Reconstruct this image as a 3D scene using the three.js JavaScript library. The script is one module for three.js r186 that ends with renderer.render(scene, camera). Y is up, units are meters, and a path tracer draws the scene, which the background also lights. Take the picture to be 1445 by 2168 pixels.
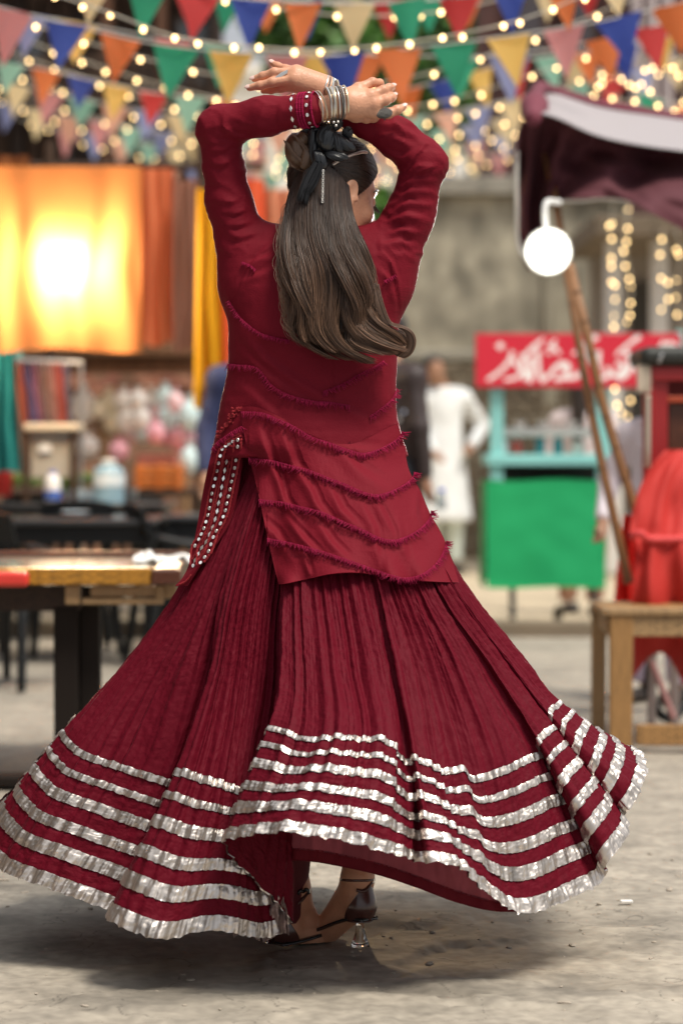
import * as THREE from 'three';
import { ImprovedNoise } from 'three/addons/math/ImprovedNoise.js';
import { mergeGeometries } from 'three/addons/utils/BufferGeometryUtils.js';
import { RoundedBoxGeometry } from 'three/addons/geometries/RoundedBoxGeometry.js';

// ---------------------------------------------------------------- camera, sky, sun, exposure
const scene = new THREE.Scene();
const W = 1445, HH = 2168, FOV = 23.9, CAMH = 1.067, DIST = 5.12, HORIZON = 935;
const FPX = HH / 2 / Math.tan(FOV * Math.PI / 360);
const PITCH = Math.atan((HH / 2 - HORIZON) / FPX);
const camera = new THREE.PerspectiveCamera(FOV, W / HH, 0.1, 400);
camera.position.set(0, CAMH, DIST);
camera.rotation.set(-PITCH, 0, 0);
camera.focus = DIST - 0.12;
camera.userData.fStop = 2.35;
const renderer = new THREE.WebGLRenderer({ antialias: true });
renderer.toneMapping = THREE.LinearToneMapping;
renderer.toneMappingExposure = 1.24;
renderer.shadowMap.enabled = true;

// hazy bright sky: paler and brighter towards the zenith
{
  const w = 256, h = 128, a = new Float32Array(w * h * 4);
  for (let j = 0; j < h; j++) for (let i = 0; i < w; i++) {
    const el = ((j + 0.5) / h - 0.5) * Math.PI, s = Math.max(0, Math.sin(el));
    const l = 0.37 + 0.38 * s, o = (j * w + i) * 4;
    a[o] = l * 0.97; a[o + 1] = l * 1.0; a[o + 2] = l * 1.06; a[o + 3] = 1;
  }
  const t = new THREE.DataTexture(a, w, h, THREE.RGBAFormat, THREE.FloatType);
  t.mapping = THREE.EquirectangularReflectionMapping; t.magFilter = THREE.LinearFilter; t.minFilter = THREE.LinearFilter;
  t.needsUpdate = true;
  scene.background = t; scene.environment = t;
  scene.backgroundIntensity = 1; scene.environmentIntensity = 1;
}
const sun = new THREE.DirectionalLight(new THREE.Color(1, 0.93, 0.82), 3.5);
sun.position.set(5.4, 13, 3.4); sun.target.position.set(0, 0, -2);
sun.castShadow = true; sun.shadow.radius = 34; sun.shadow.mapSize.set(2048, 2048);
Object.assign(sun.shadow.camera, { left: -18, right: 18, top: 18, bottom: -18, near: 0.5, far: 60 });
scene.add(sun, sun.target);

// ---------------------------------------------------------------- helpers
function rng(seed) { let a = seed >>> 0; return () => { a = (a + 0x6D2B79F5) | 0; let t = Math.imul(a ^ (a >>> 15), 1 | a); t = (t + Math.imul(t ^ (t >>> 7), 61 | t)) ^ t; return ((t ^ (t >>> 14)) >>> 0) / 4294967296; }; }
const R = rng(20240611);
const rr = (a, b) => a + (b - a) * R();
const PN = new ImprovedNoise();
const nz = (x, y = 0, z = 0) => PN.noise(x + 17.31, y + 5.77, z + 9.13);
const fbm = (x, y, z = 0, o = 4) => { let s = 0, a = 0.5; for (let i = 0; i < o; i++) { s += a * nz(x, y, z); x *= 2.03; y *= 2.03; z *= 2.03; a *= 0.5; } return s; };
const clamp = (x, a = 0, b = 1) => Math.min(b, Math.max(a, x));
const lerp = (a, b, t) => a + (b - a) * t;
const sstep = (a, b, x) => { const t = clamp((x - a) / (b - a)); return t * t * (3 - 2 * t); };
const V = (x, y, z) => new THREE.Vector3(x, y, z);
const CP = Math.cos(PITCH), SP = Math.sin(PITCH);
// a point of the place from a photograph pixel and its depth z (metres towards the camera from the dancer)
function P(px, py, z = 0) {
  const a = (px - W / 2) / FPX, b = -(py - HH / 2) / FPX;
  const dy = b * CP - SP, dz = -CP - b * SP, t = (z - DIST) / dz;
  return V(a * t, CAMH + dy * t, z);
}
const PD = (px, py, d) => P(px, py, DIST - d);
function proj(x, y, z) {
  const ry = y - CAMH, rz = z - DIST, fw = -ry * SP - rz * CP, up = ry * CP - rz * SP;
  return [W / 2 + FPX * x / fw, HH / 2 - FPX * up / fw];
}
const sc = (d) => FPX / d;                             // pixels per metre at distance d
const names = {};
function numbered(n) { const k = names[n] = (names[n] ?? -1) + 1; return k ? n + '_' + String(k).padStart(3, '0') : n; }
function shadowy(m) { m.castShadow = true; m.receiveShadow = true; return m; }
function tag(o, label, category, group) { Object.assign(o.userData, { label, category }); if (group) o.userData.group = group; return o; }
function thing(name, label, category, group) { const o = new THREE.Group(); o.name = numbered(name); scene.add(o); return tag(o, label, category, group); }
function part(name, geo, mat, parent, label) {
  const m = shadowy(new THREE.Mesh(geo, mat)); m.name = parent === scene ? numbered(name) : name; parent.add(m);
  if (label) m.userData.label = label;
  return m;
}
function struct(name, geo, mat) { const m = part(name, geo, mat, scene); m.userData.kind = 'structure'; return m; }
function one(name, geo, mat, label, category, group) { const t = thing(name, label, category, group); return [t, t]; }
// puts a group's origin at the base of what it holds
function settle(g) {
  g.updateMatrixWorld(true);
  const b = new THREE.Box3().setFromObject(g), c = V((b.min.x + b.max.x) / 2, b.min.y, (b.min.z + b.max.z) / 2);
  for (const k of g.children) k.position.sub(c);
  g.position.add(c);
  return g;
}
function geom(pos, idx, uv) {
  const g = new THREE.BufferGeometry();
  g.setAttribute('position', new THREE.BufferAttribute(pos instanceof Float32Array ? pos : new Float32Array(pos), 3));
  if (uv) g.setAttribute('uv', new THREE.BufferAttribute(uv instanceof Float32Array ? uv : new Float32Array(uv), 2));
  g.setIndex(idx.length > 65535 || pos.length > 196000 ? new THREE.BufferAttribute(new Uint32Array(idx), 1) : idx);
  g.computeVertexNormals();
  return g;
}
function grid(fn, nu, nv, uvs = [1, 1]) {            // fn(u, v) -> Vector3 or [x, y, z]
  const pos = new Float32Array((nu + 1) * (nv + 1) * 3), uv = new Float32Array((nu + 1) * (nv + 1) * 2), idx = [];
  let k = 0;
  for (let j = 0; j <= nv; j++) for (let i = 0; i <= nu; i++, k++) {
    const p = fn(i / nu, j / nv, i, j);
    if (p.isVector3) { pos[3 * k] = p.x; pos[3 * k + 1] = p.y; pos[3 * k + 2] = p.z; } else { pos[3 * k] = p[0]; pos[3 * k + 1] = p[1]; pos[3 * k + 2] = p[2]; }
    uv[2 * k] = i / nu * uvs[0]; uv[2 * k + 1] = j / nv * uvs[1];
  }
  for (let j = 0; j < nv; j++) for (let i = 0; i < nu; i++) { const a = j * (nu + 1) + i, b = a + nu + 1; idx.push(a, b, a + 1, a + 1, b, b + 1); }
  return geom(pos, idx, uv);
}
// a cloth of real thickness: the sheet, its back and its rim
function slab(fn, nu, nv, th = 0.002, uvs) {
  const g = grid(fn, nu, nv, uvs), p = g.attributes.position, n = g.attributes.normal, N = p.count, uv = g.attributes.uv;
  const pos = new Float32Array(N * 6), u2 = new Float32Array(N * 4), idx = Array.from(g.index.array);
  for (let i = 0; i < N; i++) for (let c = 0; c < 3; c++) { const q = p.array[3 * i + c]; pos[3 * i + c] = q; pos[3 * (N + i) + c] = q - n.array[3 * i + c] * th; }
  u2.set(uv.array, 0); u2.set(uv.array, N * 2);
  const L = idx.length; for (let i = 0; i < L; i += 3) idx.push(N + idx[i], N + idx[i + 2], N + idx[i + 1]);
  const rim = (a, b) => idx.push(a, b, N + a, b, N + b, N + a), w = nu + 1;
  for (let i = 0; i < nu; i++) { rim(i + 1, i); rim(nv * w + i, nv * w + i + 1); }
  for (let j = 0; j < nv; j++) { rim(j * w, (j + 1) * w); rim((j + 1) * w + nu, j * w + nu); }
  return geom(pos, idx, u2);
}
// polyline (Catmull-Rom) sampler
function curve(pts, closed = false) {
  const c = new THREE.CatmullRomCurve3(pts, closed, 'centripetal');
  return c;
}
function pline(pts) {                                   // 1-D/ND linear-in-index Catmull-Rom over arrays, t in 0..1
  const n = pts.length - 1, d = pts[0].length;
  return (t) => {
    const x = clamp(t) * n, i = Math.min(n - 1, Math.floor(x)), f = x - i, o = new Array(d);
    const p0 = pts[Math.max(0, i - 1)], p1 = pts[i], p2 = pts[i + 1], p3 = pts[Math.min(n, i + 2)];
    for (let k = 0; k < d; k++) o[k] = 0.5 * (2 * p1[k] + (p2[k] - p0[k]) * f + (2 * p0[k] - 5 * p1[k] + 4 * p2[k] - p3[k]) * f * f + (3 * p1[k] - p0[k] - 3 * p2[k] + p3[k]) * f * f * f);
    return o;
  };
}
// collects tubes, boxes and so on into one geometry
class MB {
  constructor() { this.pos = []; this.idx = []; this.uv = []; }
  add(g, m) {
    if (m) g = g.clone().applyMatrix4(m);
    const o = this.pos.length / 3, p = g.attributes.position.array, u = g.attributes.uv?.array;
    for (let i = 0; i < p.length; i++) this.pos.push(p[i]);
    for (let i = 0; i < p.length / 3; i++) this.uv.push(u ? u[2 * i] : 0, u ? u[2 * i + 1] : 0);
    if (g.index) for (const i of g.index.array) this.idx.push(o + i); else for (let i = 0; i < p.length / 3; i++) this.idx.push(o + i);
    this.n = this.n ?? []; const nn = g.attributes.normal.array; for (let i = 0; i < nn.length; i++) this.n.push(nn[i]);
    return this;
  }
  box(cx, cy, cz, w, h, d, r = 0.004, rot) {
    const g = new RoundedBoxGeometry(w, h, d, 2, Math.min(r, w * 0.45, h * 0.45, d * 0.45));
    if (rot) g.rotateX(rot[0] || 0).rotateY(rot[1] || 0).rotateZ(rot[2] || 0);
    g.translate(cx, cy, cz); return this.add(g);
  }
  tube(pts, r, n = 24, k = 8, cap = true) { return this.add(tubeG(pts, r, n, k, cap)); }
  get geo() {
    const g = new THREE.BufferGeometry();
    g.setAttribute('position', new THREE.BufferAttribute(new Float32Array(this.pos), 3));
    g.setAttribute('normal', new THREE.BufferAttribute(new Float32Array(this.n), 3));
    g.setAttribute('uv', new THREE.BufferAttribute(new Float32Array(this.uv), 2));
    g.setIndex(new THREE.BufferAttribute(new Uint32Array(this.idx), 1));
    return g;
  }
}
function tubeG(pts, r, n = 24, k = 8, cap = true, flat = 1) {   // r: number or function of t
  const c = pts.length === 2 ? new THREE.LineCurve3(pts[0], pts[1]) : curve(pts), rf = typeof r === 'function' ? r : () => r;
  const pos = [], idx = [], uv = []; let N = null, prev = null;
  const L = c.getLength();
  for (let i = 0; i <= n; i++) {
    const t = i / n, p = c.getPointAt(t), T = c.getTangentAt(t);
    if (!N) { N = Math.abs(T.y) < 0.9 ? V(0, 1, 0) : V(1, 0, 0); N.cross(T).normalize(); N.cross(T).normalize(); } else N.sub(T.clone().multiplyScalar(N.dot(T))).normalize();
    const B = T.clone().cross(N), q = rf(t);
    for (let j = 0; j <= k; j++) { const a = j / k * Math.PI * 2, x = Math.cos(a) * q, y = Math.sin(a) * q * flat; pos.push(p.x + N.x * x + B.x * y, p.y + N.y * x + B.y * y, p.z + N.z * x + B.z * y); uv.push(j / k, t * L); }
  }
  for (let i = 0; i < n; i++) for (let j = 0; j < k; j++) { const a = i * (k + 1) + j, b = a + k + 1; idx.push(a, a + 1, b, a + 1, b + 1, b); }
  if (cap) for (const [e, s] of [[0, 1], [n, -1]]) { const p = c.getPointAt(e ? 1 : 0), o = pos.length / 3; pos.push(p.x, p.y, p.z); uv.push(0.5, e ? L : 0); for (let j = 0; j < k; j++) { const a = e * (k + 1) + j; s > 0 ? idx.push(o, a + 1, a) : idx.push(o, a, a + 1); } }
  return geom(pos, idx, uv);
}
const boxG = (cx, cy, cz, w, h, d, r = 0.004) => new MB().box(cx, cy, cz, w, h, d, r).geo;
function latheG(prof, seg = 24) { return new THREE.LatheGeometry(prof.map(([r, y]) => new THREE.Vector2(r, y)), seg); }

// --- surfaces from distance fields
const smin = (a, b, k) => { const h = Math.max(k - Math.abs(a - b), 0) / k; return Math.min(a, b) - h * h * k * 0.25; };
function cap(x, y, z, a, b, ra, rb) {
  const bx = b.x - a.x, by = b.y - a.y, bz = b.z - a.z, px = x - a.x, py = y - a.y, pz = z - a.z;
  const t = clamp((px * bx + py * by + pz * bz) / (bx * bx + by * by + bz * bz + 1e-12));
  return Math.hypot(px - bx * t, py - by * t, pz - bz * t) - (ra + (rb - ra) * t);
}
function ell(x, y, z, c, rx, ry, rz) {
  const px = (x - c.x) / rx, py = (y - c.y) / ry, pz = (z - c.z) / rz, k = Math.hypot(px, py, pz), g = Math.hypot(px / rx, py / ry, pz / rz);
  return g < 1e-9 ? -Math.min(rx, ry, rz) : k * (k - 1) / g;
}
function nets(f, lo, hi, h, warp) {
  const nx = Math.ceil((hi.x - lo.x) / h) + 1, ny = Math.ceil((hi.y - lo.y) / h) + 1, nzz = Math.ceil((hi.z - lo.z) / h) + 1;
  const val = new Float32Array(nx * ny * nzz), at = new Int32Array(nx * ny * nzz).fill(-1), pos = [], idx = [];
  for (let k = 0, q = 0; k < nzz; k++) for (let j = 0; j < ny; j++) for (let i = 0; i < nx; i++, q++) val[q] = f(lo.x + i * h, lo.y + j * h, lo.z + k * h);
  const sx = 1, sy = nx, sz = nx * ny, off = [0, sx, sy, sx + sy, sz, sx + sz, sy + sz, sx + sy + sz];
  for (let k = 0; k < nzz - 1; k++) for (let j = 0; j < ny - 1; j++) for (let i = 0; i < nx - 1; i++) {
    const q = i + j * sy + k * sz; let m = 0;
    for (let c = 0; c < 8; c++) if (val[q + off[c]] < 0) m |= 1 << c;
    if (m === 0 || m === 255) continue;
    let X = 0, Y = 0, Z = 0, n = 0;
    for (let a = 0; a < 8; a++) for (const b of [1, 2, 4]) if (!(a & b)) {
      const c = a | b, va = val[q + off[a]], vb = val[q + off[c]];
      if ((va < 0) === (vb < 0)) continue;
      const t = va / (va - vb); n++;
      X += (a & 1) + (b === 1 ? t : 0); Y += ((a >> 1) & 1) + (b === 2 ? t : 0); Z += ((a >> 2) & 1) + (b === 4 ? t : 0);
    }
    at[q] = pos.length / 3; pos.push(lo.x + (i + X / n) * h, lo.y + (j + Y / n) * h, lo.z + (k + Z / n) * h);
  }
  for (let k = 1; k < nzz - 1; k++) for (let j = 1; j < ny - 1; j++) for (let i = 1; i < nx - 1; i++) {
    const q = i + j * sy + k * sz, s = val[q] < 0;
    for (const [d, e, g] of [[sx, sy, sz], [sy, sz, sx], [sz, sx, sy]]) {
      if (s === (val[q + d] < 0)) continue;
      const a = at[q - e - g], b = at[q - g], c = at[q], dd = at[q - e];
      if (a < 0 || b < 0 || c < 0 || dd < 0) continue;
      if (s) idx.push(a, b, c, a, c, dd); else idx.push(a, c, b, a, dd, c);
    }
  }
  let g = geom(pos, idx);
  if (warp) {
    const p = g.attributes.position, n = g.attributes.normal;
    for (let i = 0; i < p.count; i++) { const w = warp(p.getX(i), p.getY(i), p.getZ(i), n.getX(i), n.getY(i), n.getZ(i)); p.setXYZ(i, p.getX(i) + n.getX(i) * w, p.getY(i) + n.getY(i) * w, p.getZ(i) + n.getZ(i) * w); }
    g.computeVertexNormals();
  }
  const p = g.attributes.position, u = new Float32Array(p.count * 2);
  for (let i = 0; i < p.count; i++) { u[2 * i] = p.getX(i) + p.getZ(i) * 0.7; u[2 * i + 1] = p.getY(i); }
  g.setAttribute('uv', new THREE.BufferAttribute(u, 2));
  return g;
}
function tintG(g, fn) {                                // vertex colours (linear)
  const p = g.attributes.position, c = new Float32Array(p.count * 3);
  for (let i = 0; i < p.count; i++) { const k = fn(p.getX(i), p.getY(i), p.getZ(i), i); c[3 * i] = k[0]; c[3 * i + 1] = k[1]; c[3 * i + 2] = k[2]; }
  g.setAttribute('color', new THREE.BufferAttribute(c, 3)); return g;
}
// --- textures and materials
function tex(n, fn, srgb = false, rx = 1, ry = 1) {     // fn(u, v) -> grey or [r, g, b] in 0..1
  const a = new Uint8Array(n * n * 4);
  for (let j = 0; j < n; j++) for (let i = 0; i < n; i++) { const c = fn(i / n, j / n), o = (j * n + i) * 4, q = Array.isArray(c) ? c : [c, c, c]; for (let k = 0; k < 3; k++) a[o + k] = clamp(q[k]) * 255; a[o + 3] = 255; }
  const t = new THREE.DataTexture(a, n, n); t.wrapS = t.wrapT = THREE.RepeatWrapping; t.magFilter = THREE.LinearFilter; t.minFilter = THREE.LinearMipmapLinearFilter;
  if (srgb) t.colorSpace = THREE.SRGBColorSpace; t.repeat.set(rx, ry); t.needsUpdate = true; return t;
}
const tnoise = (u, v, f, o = 4, s = 0) => {            // tileable fractal noise by blending
  const a = fbm(u * f, v * f, s, o), b = fbm((u - 1) * f, v * f, s, o), c = fbm(u * f, (v - 1) * f, s, o), d = fbm((u - 1) * f, (v - 1) * f, s, o);
  const x = sstep(0.7, 1, u), y = sstep(0.7, 1, v);
  return lerp(lerp(a, b, x), lerp(c, d, x), y);
};
const lin = (r, g, b) => new THREE.Color().setRGB(r, g, b);
function mat(c, rough = 0.8, o = {}) { const P = o.specularIntensity !== undefined || o.sheen || o.clearcoat || o.transmission || o.ior ? THREE.MeshPhysicalMaterial : THREE.MeshStandardMaterial; return new P({ color: Array.isArray(c) ? lin(...c) : new THREE.Color(c), roughness: rough, side: THREE.DoubleSide, ...o }); }
const T = {
  weave: tex(128, (u, v) => 0.5 + 0.25 * Math.sin(u * 402) * Math.sin(v * 402) + 0.6 * tnoise(u, v, 20, 2)),
  slub: tex(256, (u, v) => 0.5 + 0.5 * tnoise(u * 1, v, 9, 4, 3)),
  wood: tex(256, (u, v) => { const k = tnoise(u, v * 0.12, 26, 3); const f = 0.72 + 0.5 * k; return [f, f * 0.96, f * 0.9]; }, true),
  mottle: tex(256, (u, v) => { const f = 0.78 + 0.55 * tnoise(u, v, 7, 5, 8); return [f, f, f * 0.98]; }, true),
};
const rep = (t, x, y = x) => { const c = t.clone(); c.repeat.set(x, y); c.needsUpdate = true; return c; };
// ================================================================ the setting
const C = {
  ground: mat([0.43, 0.395, 0.345], 0.86, {}),
};
{ // ground: one sheet to the horizon, finer towards the dancer, with worn and flaked patches, coloured darker near the dancer for the shade
  const xs = (u) => { const t = (u - 0.5) * 2; return Math.sign(t) * (Math.abs(t) * 1.3 + 58 * Math.abs(t) ** 6); }, zs = (v) => 1.6 - (v * 4.2 + 120 * v ** 5);
  const h = (x, z) => {
    const flake = sstep(0.02, 0.06, fbm(x * 1.9 + 3, z * 3.1, 4, 4)) * 0.006 + sstep(0.0, 0.04, fbm(x * 3.4, z * 7, 9, 4)) * 0.0035;
    return -0.008 + flake + 0.004 * fbm(x * 9, z * 12, 1, 4) + 0.0012 * nz(x * 70, z * 70);
  };
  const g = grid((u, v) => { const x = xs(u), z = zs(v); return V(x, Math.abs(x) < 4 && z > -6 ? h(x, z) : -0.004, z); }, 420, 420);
  const p = g.attributes.position, uv = g.attributes.uv; for (let i = 0; i < p.count; i++) uv.setXY(i, p.getX(i) * 0.55, p.getZ(i) * 0.55);
  tintG(g, (x, y, z) => { const near = sstep(-9.5, -8.2, z), s = fbm(x * 0.8, z * 1.1, 2, 4), st = sstep(0.05, 0.32, fbm(x * 2.2 + 9, z * 4, 6, 4)); const f = 1 + 0.2 * s - (z > -1.4 && Math.abs(x) < 1.6 ? 0.34 : 0.2) * st, a = [0.74, 0.63, 0.46], b = [0.475, 0.435, 0.375]; return a.map((q, k) => lerp(q, b[k], near) * f); });  // sunlight painted into the far sand, shade into the flaked patches by the dancer
  const cmap = tex(512, (u, v) => { const f = 0.84 + 0.22 * tnoise(u, v, 14, 5, 4) + 0.2 * tnoise(u, v, 60, 3, 7), k = tnoise(u, v, 5, 5, 12), crack = Math.abs(k) < 0.003 ? 0.8 : 1; return [f * crack, f * crack * 0.985, f * crack * 0.96]; }, true);
  const bm = tex(512, (u, v) => 0.5 + 0.5 * tnoise(u, v, 40, 5, 5) - (Math.abs(tnoise(u, v, 5, 5, 12)) < 0.003 ? 0.25 : 0));
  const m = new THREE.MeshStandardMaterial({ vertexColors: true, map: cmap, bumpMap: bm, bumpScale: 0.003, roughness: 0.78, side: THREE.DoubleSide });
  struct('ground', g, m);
  // crumbs and flakes lying on it
  const cr = new MB(); for (let i = 0; i < 260; i++) { const x = rr(-0.9, 0.9), z = rr(-1.2, 0.75), s = rr(0.0012, 0.006) * (R() < 0.06 ? 2.2 : 1); const q = new THREE.IcosahedronGeometry(s, 0); q.scale(rr(0.8, 1.8), 0.45, rr(0.7, 1.2)); q.rotateY(rr(0, 6)); cr.add(q, new THREE.Matrix4().makeTranslation(x, h(x, z) + s * 0.2, z)); }
  const t = part('gravel', cr.geo, mat([0.36, 0.31, 0.25], 0.9), scene); t.userData.kind = 'stuff'; tag(t, 'small stone crumbs scattered on the worn concrete around the dancer', 'gravel');
  const chip = thing('paper_scrap', 'tiny white scrap lying on the concrete right of the skirt', 'scrap');
  const c = P(1325, 1918, 0); c.z = DIST - 5465 / (1918 - 935); const q = P(1325, 1918, c.z); part('scrap', new MB().box(q.x, 0.006, q.z, 0.028, 0.005, 0.016, 0.002).geo, mat([0.8, 0.79, 0.76], 0.6), chip); settle(chip);
}
// low kerb where the yard meets the sand, coloured paler to look sunlit
struct('kerb', new MB().box(2.2, 0.03, DIST - 13.3, 9, 0.1, 0.16, 0.015).geo, mat([0.32, 0.25, 0.18], 0.9, { map: rep(T.mottle, 4) }));

const wd = (c, r = 0.6, k = 2) => mat(c, r, { map: rep(T.wood, k), bumpMap: rep(T.wood, k), bumpScale: 0.001 });
const K = {
  oldwood: wd([0.10, 0.055, 0.032], 0.8), darkwood: wd([0.055, 0.03, 0.02], 0.7), palewood: wd([0.62, 0.42, 0.22], 0.55), honey: wd([0.62, 0.36, 0.14], 0.5), yellow: wd([0.72, 0.36, 0.04], 0.42), redbrown: wd([0.17, 0.055, 0.03], 0.35),
  black: mat([0.012, 0.013, 0.014], 0.45, { specularIntensity: 0.5 }), blackTop: mat([0.03, 0.031, 0.033], 0.3, { clearcoat: 0.6, clearcoatRoughness: 0.12 }), white: mat([0.78, 0.78, 0.76], 0.6), wall: mat([0.50, 0.455, 0.365], 0.9, { map: rep(T.mottle, 1.3), bumpMap: rep(T.mottle, 1.3), bumpScale: 0.01 }),
  brickdark: mat([0.26, 0.20, 0.145], 0.9, { map: rep(T.mottle, 2) }), maroon: mat([0.085, 0.018, 0.026], 0.85, { bumpMap: rep(T.weave, 6), bumpScale: 0.001 }), grey: mat([0.55, 0.53, 0.51], 0.8), steel: mat([0.55, 0.55, 0.54], 0.3, { metalness: 0.9 }),
  red: mat([0.46, 0.022, 0.016], 0.75, { bumpMap: rep(T.weave, 8), bumpScale: 0.0008 }), redpaint: mat([0.30, 0.013, 0.014], 0.4), teal: mat([0.25, 0.60, 0.58], 0.55), green: mat([0.004, 0.36, 0.12], 0.75), bamboo: wd([0.46, 0.225, 0.09], 0.45, 3),
};
// box given by photograph rectangle, distance and thickness
function boxPx(mb, x0, y0, x1, y1, d, th, r = 0.004, rot) { const a = PD(x0, y0, d), b = PD(x1, y1, d); return mb.box((a.x + b.x) / 2, (a.y + b.y) / 2, DIST - d - th / 2, Math.abs(b.x - a.x), Math.abs(a.y - b.y), th, r, rot); }
const rectG = (x0, y0, x1, y1, d, th, r, rot) => boxPx(new MB(), x0, y0, x1, y1, d, th, r, rot).geo;
const bar = (x0, y0, d0, x1, y1, d1, r, k = 8) => tubeG([PD(x0, y0, d0), PD(x1, y1, d1)], r, 2, k);

{ // old timber house at the upper left: posts, boards, floor beam, shuttered windows
  const t = thing('timber_house', 'dark brown old timber house front behind the bunting at the upper left', 'building'), d = 25;
  part('wall', rectG(-260, -220, 470, 720, d + 0.4, 0.3), K.oldwood, t);
  for (let i = 0; i < 21; i++) { const x = -250 + i * 34; part('plank', rectG(x, -210, x + 31, 700, d + 0.3 - 0.02 * (i % 3), 0.06, 0.01), i % 4 ? K.oldwood : K.darkwood, t); }
  for (const y of [-60, 205, 430, 640]) part('beam', rectG(-260, y, 470, y + 34, d, 0.22, 0.01), K.darkwood, t);
  for (const x of [-60, 215, 330, 450]) part('post', rectG(x, -210, x + 22, 720, d - 0.25, 0.16, 0.01), x === 215 || x === 330 ? wd([0.20, 0.085, 0.04], 0.7) : K.darkwood, t);
  for (const x of [20, 370]) { const w = part('window', rectG(x, 40, x + 75, 190, d - 0.05, 0.1), K.darkwood, t); part('pane', rectG(x + 8, 48, x + 67, 182, d - 0.14, 0.03), mat([0.05, 0.055, 0.06], 0.15), w); part('mullion', rectG(x + 34, 48, x + 41, 182, d - 0.19, 0.03), K.oldwood, w); }
  for (let i = 0; i < 22; i++) part('baluster', rectG(470 - i * 20, 130, 476 - i * 20, 206, d - 0.5, 0.05), K.oldwood, t);
  part('railing', rectG(50, 122, 480, 134, d - 0.48, 0.08), K.oldwood, t);
  settle(t);
}
{ // brick-and-plaster wall behind the left stalls
  const t = thing('plaster_wall', 'weathered reddish brown wall behind the cotton candy stand', 'wall'), d = 21;
  part('wall', rectG(-300, 700, 640, 1196, d, 0.3), mat([0.34, 0.185, 0.12], 0.9, { map: rep(T.mottle, 1.2) }), t);
  part('coping', rectG(-300, 690, 640, 728, d - 0.1, 0.5, 0.02), mat([0.50, 0.38, 0.27], 0.9, { map: rep(T.mottle, 2) }), t);
  const cl = [[0.30, 0.12, 0.075], [0.26, 0.10, 0.07], [0.36, 0.17, 0.11]].map((c) => mat(c, 0.9)), bg = new RoundedBoxGeometry(0.36, 0.15, 0.05, 1, 0.01); let n = 0;
  for (let r = 0; r < 6; r++) for (let i = 0; i < 14; i++) { const a = PD(90 + i * 30 + (r % 2) * 15, 800 + r * 14, d - 0.04); if (nz(i * 0.7, r * 0.9) < -0.15) continue; const m = part('brick', new THREE.BoxGeometry(0.112, 0.05, 0.05), cl[n++ % 3], t); m.position.copy(a); }
  settle(t);
}
{ // grey wall at the right
  const t = thing('concrete_wall', 'tall grey beige concrete wall behind the red shop sign', 'wall'), d = 22;
  part('wall', rectG(835, 395, 1330, 1186, d, 0.4), K.wall, t);
  part('ledge', rectG(830, 372, 1340, 412, d - 0.12, 0.5, 0.02), mat([0.45, 0.42, 0.37], 0.9, { map: rep(T.mottle, 2) }), t);
  part('ledge', rectG(835, 742, 1330, 764, d - 0.06, 0.2, 0.02), mat([0.46, 0.43, 0.37], 0.9, { map: rep(T.mottle, 2) }), t);
  const ms = [[0.27, 0.215, 0.155], [0.31, 0.255, 0.19], [0.23, 0.18, 0.13]].map((c) => mat(c, 0.92, { map: T.mottle }));
  for (let r = 0; r < 15; r++) for (let i = 0; i < 11; i++) { const x = 836 + i * 46 + (r % 2) * 22, y = 772 + r * 27; const m = part('stone', rectG(x, y, x + 43, y + 24, d - 0.03 - 0.03 * R(), 0.1, 0.02), ms[(i * 3 + r) % 3], t); }
  part('pilaster', rectG(1150, 412, 1178, 1186, d - 0.05, 0.3, 0.02), K.wall, t);
  settle(t);
}
{ // building at the upper right with pale columns
  const t = thing('plum_building', 'dark plum building front with pale columns at the upper right', 'building'), d = 24;
  part('wall', rectG(1010, -220, 1600, 470, d, 0.3), mat([0.13, 0.055, 0.05], 0.85, { map: rep(T.mottle, 1) }), t);
  for (const x of [1345, 1378, 1410]) part('column', tubeG([PD(x, 260, d - 0.3), PD(x, -220, d - 0.3)], 0.055, 2, 12), mat([0.42, 0.36, 0.36], 0.7), t);
  part('cornice', rectG(1010, 470, 1600, 500, d - 0.25, 0.5, 0.02), mat([0.38, 0.33, 0.30], 0.85), t);
  for (const x of [1080, 1190]) { const w = part('window', rectG(x, -60, x + 70, 120, d - 0.1, 0.1), K.darkwood, t); part('pane', rectG(x + 7, -53, x + 63, 113, d - 0.18, 0.03), mat([0.06, 0.05, 0.055], 0.15), w); }
  settle(t);
}
{ // veranda with white pillars behind the shaved-ice stall
  const t = thing('white_veranda', 'white pillared veranda in shade at the right behind the red cabinet', 'building'), d = 19;
  part('back_wall', rectG(1250, 480, 1600, 1210, d + 1.6, 0.2), mat([0.27, 0.235, 0.20], 0.9), t);
  for (const x of [1282, 1378, 1470]) part('pillar', rectG(x, 500, x + 34, 1215, d, 0.14, 0.02), mat([0.62, 0.60, 0.57], 0.8), t);
  part('roof', rectG(1255, 455, 1600, 500, d - 0.4, 2.4, 0.02), K.brickdark, t);
  part('doorway', rectG(1335, 600, 1400, 1200, d + 1.55, 0.1), mat([0.05, 0.045, 0.04], 0.8), t);
  settle(t);
}
{ // pale far house in the gap between the trees
  const t = thing('far_house', 'pale sunlit house far behind the bunting in the middle', 'building'), d = 44;
  part('wall', rectG(430, 150, 980, 1080, d, 4), mat([0.80, 0.77, 0.70], 0.85), t);
  part('parapet', rectG(424, 132, 986, 158, d - 0.2, 4.4), mat([0.72, 0.69, 0.63], 0.85), t);
  for (const x of [520, 640, 780, 880]) { const w = part('window', rectG(x, 250, x + 50, 350, d - 0.1, 0.12), mat([0.6, 0.57, 0.5], 0.8), t); part('pane', rectG(x + 6, 258, x + 44, 342, d - 0.2, 0.04), mat([0.2, 0.22, 0.23], 0.2), w); }
  settle(t);
}
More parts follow.
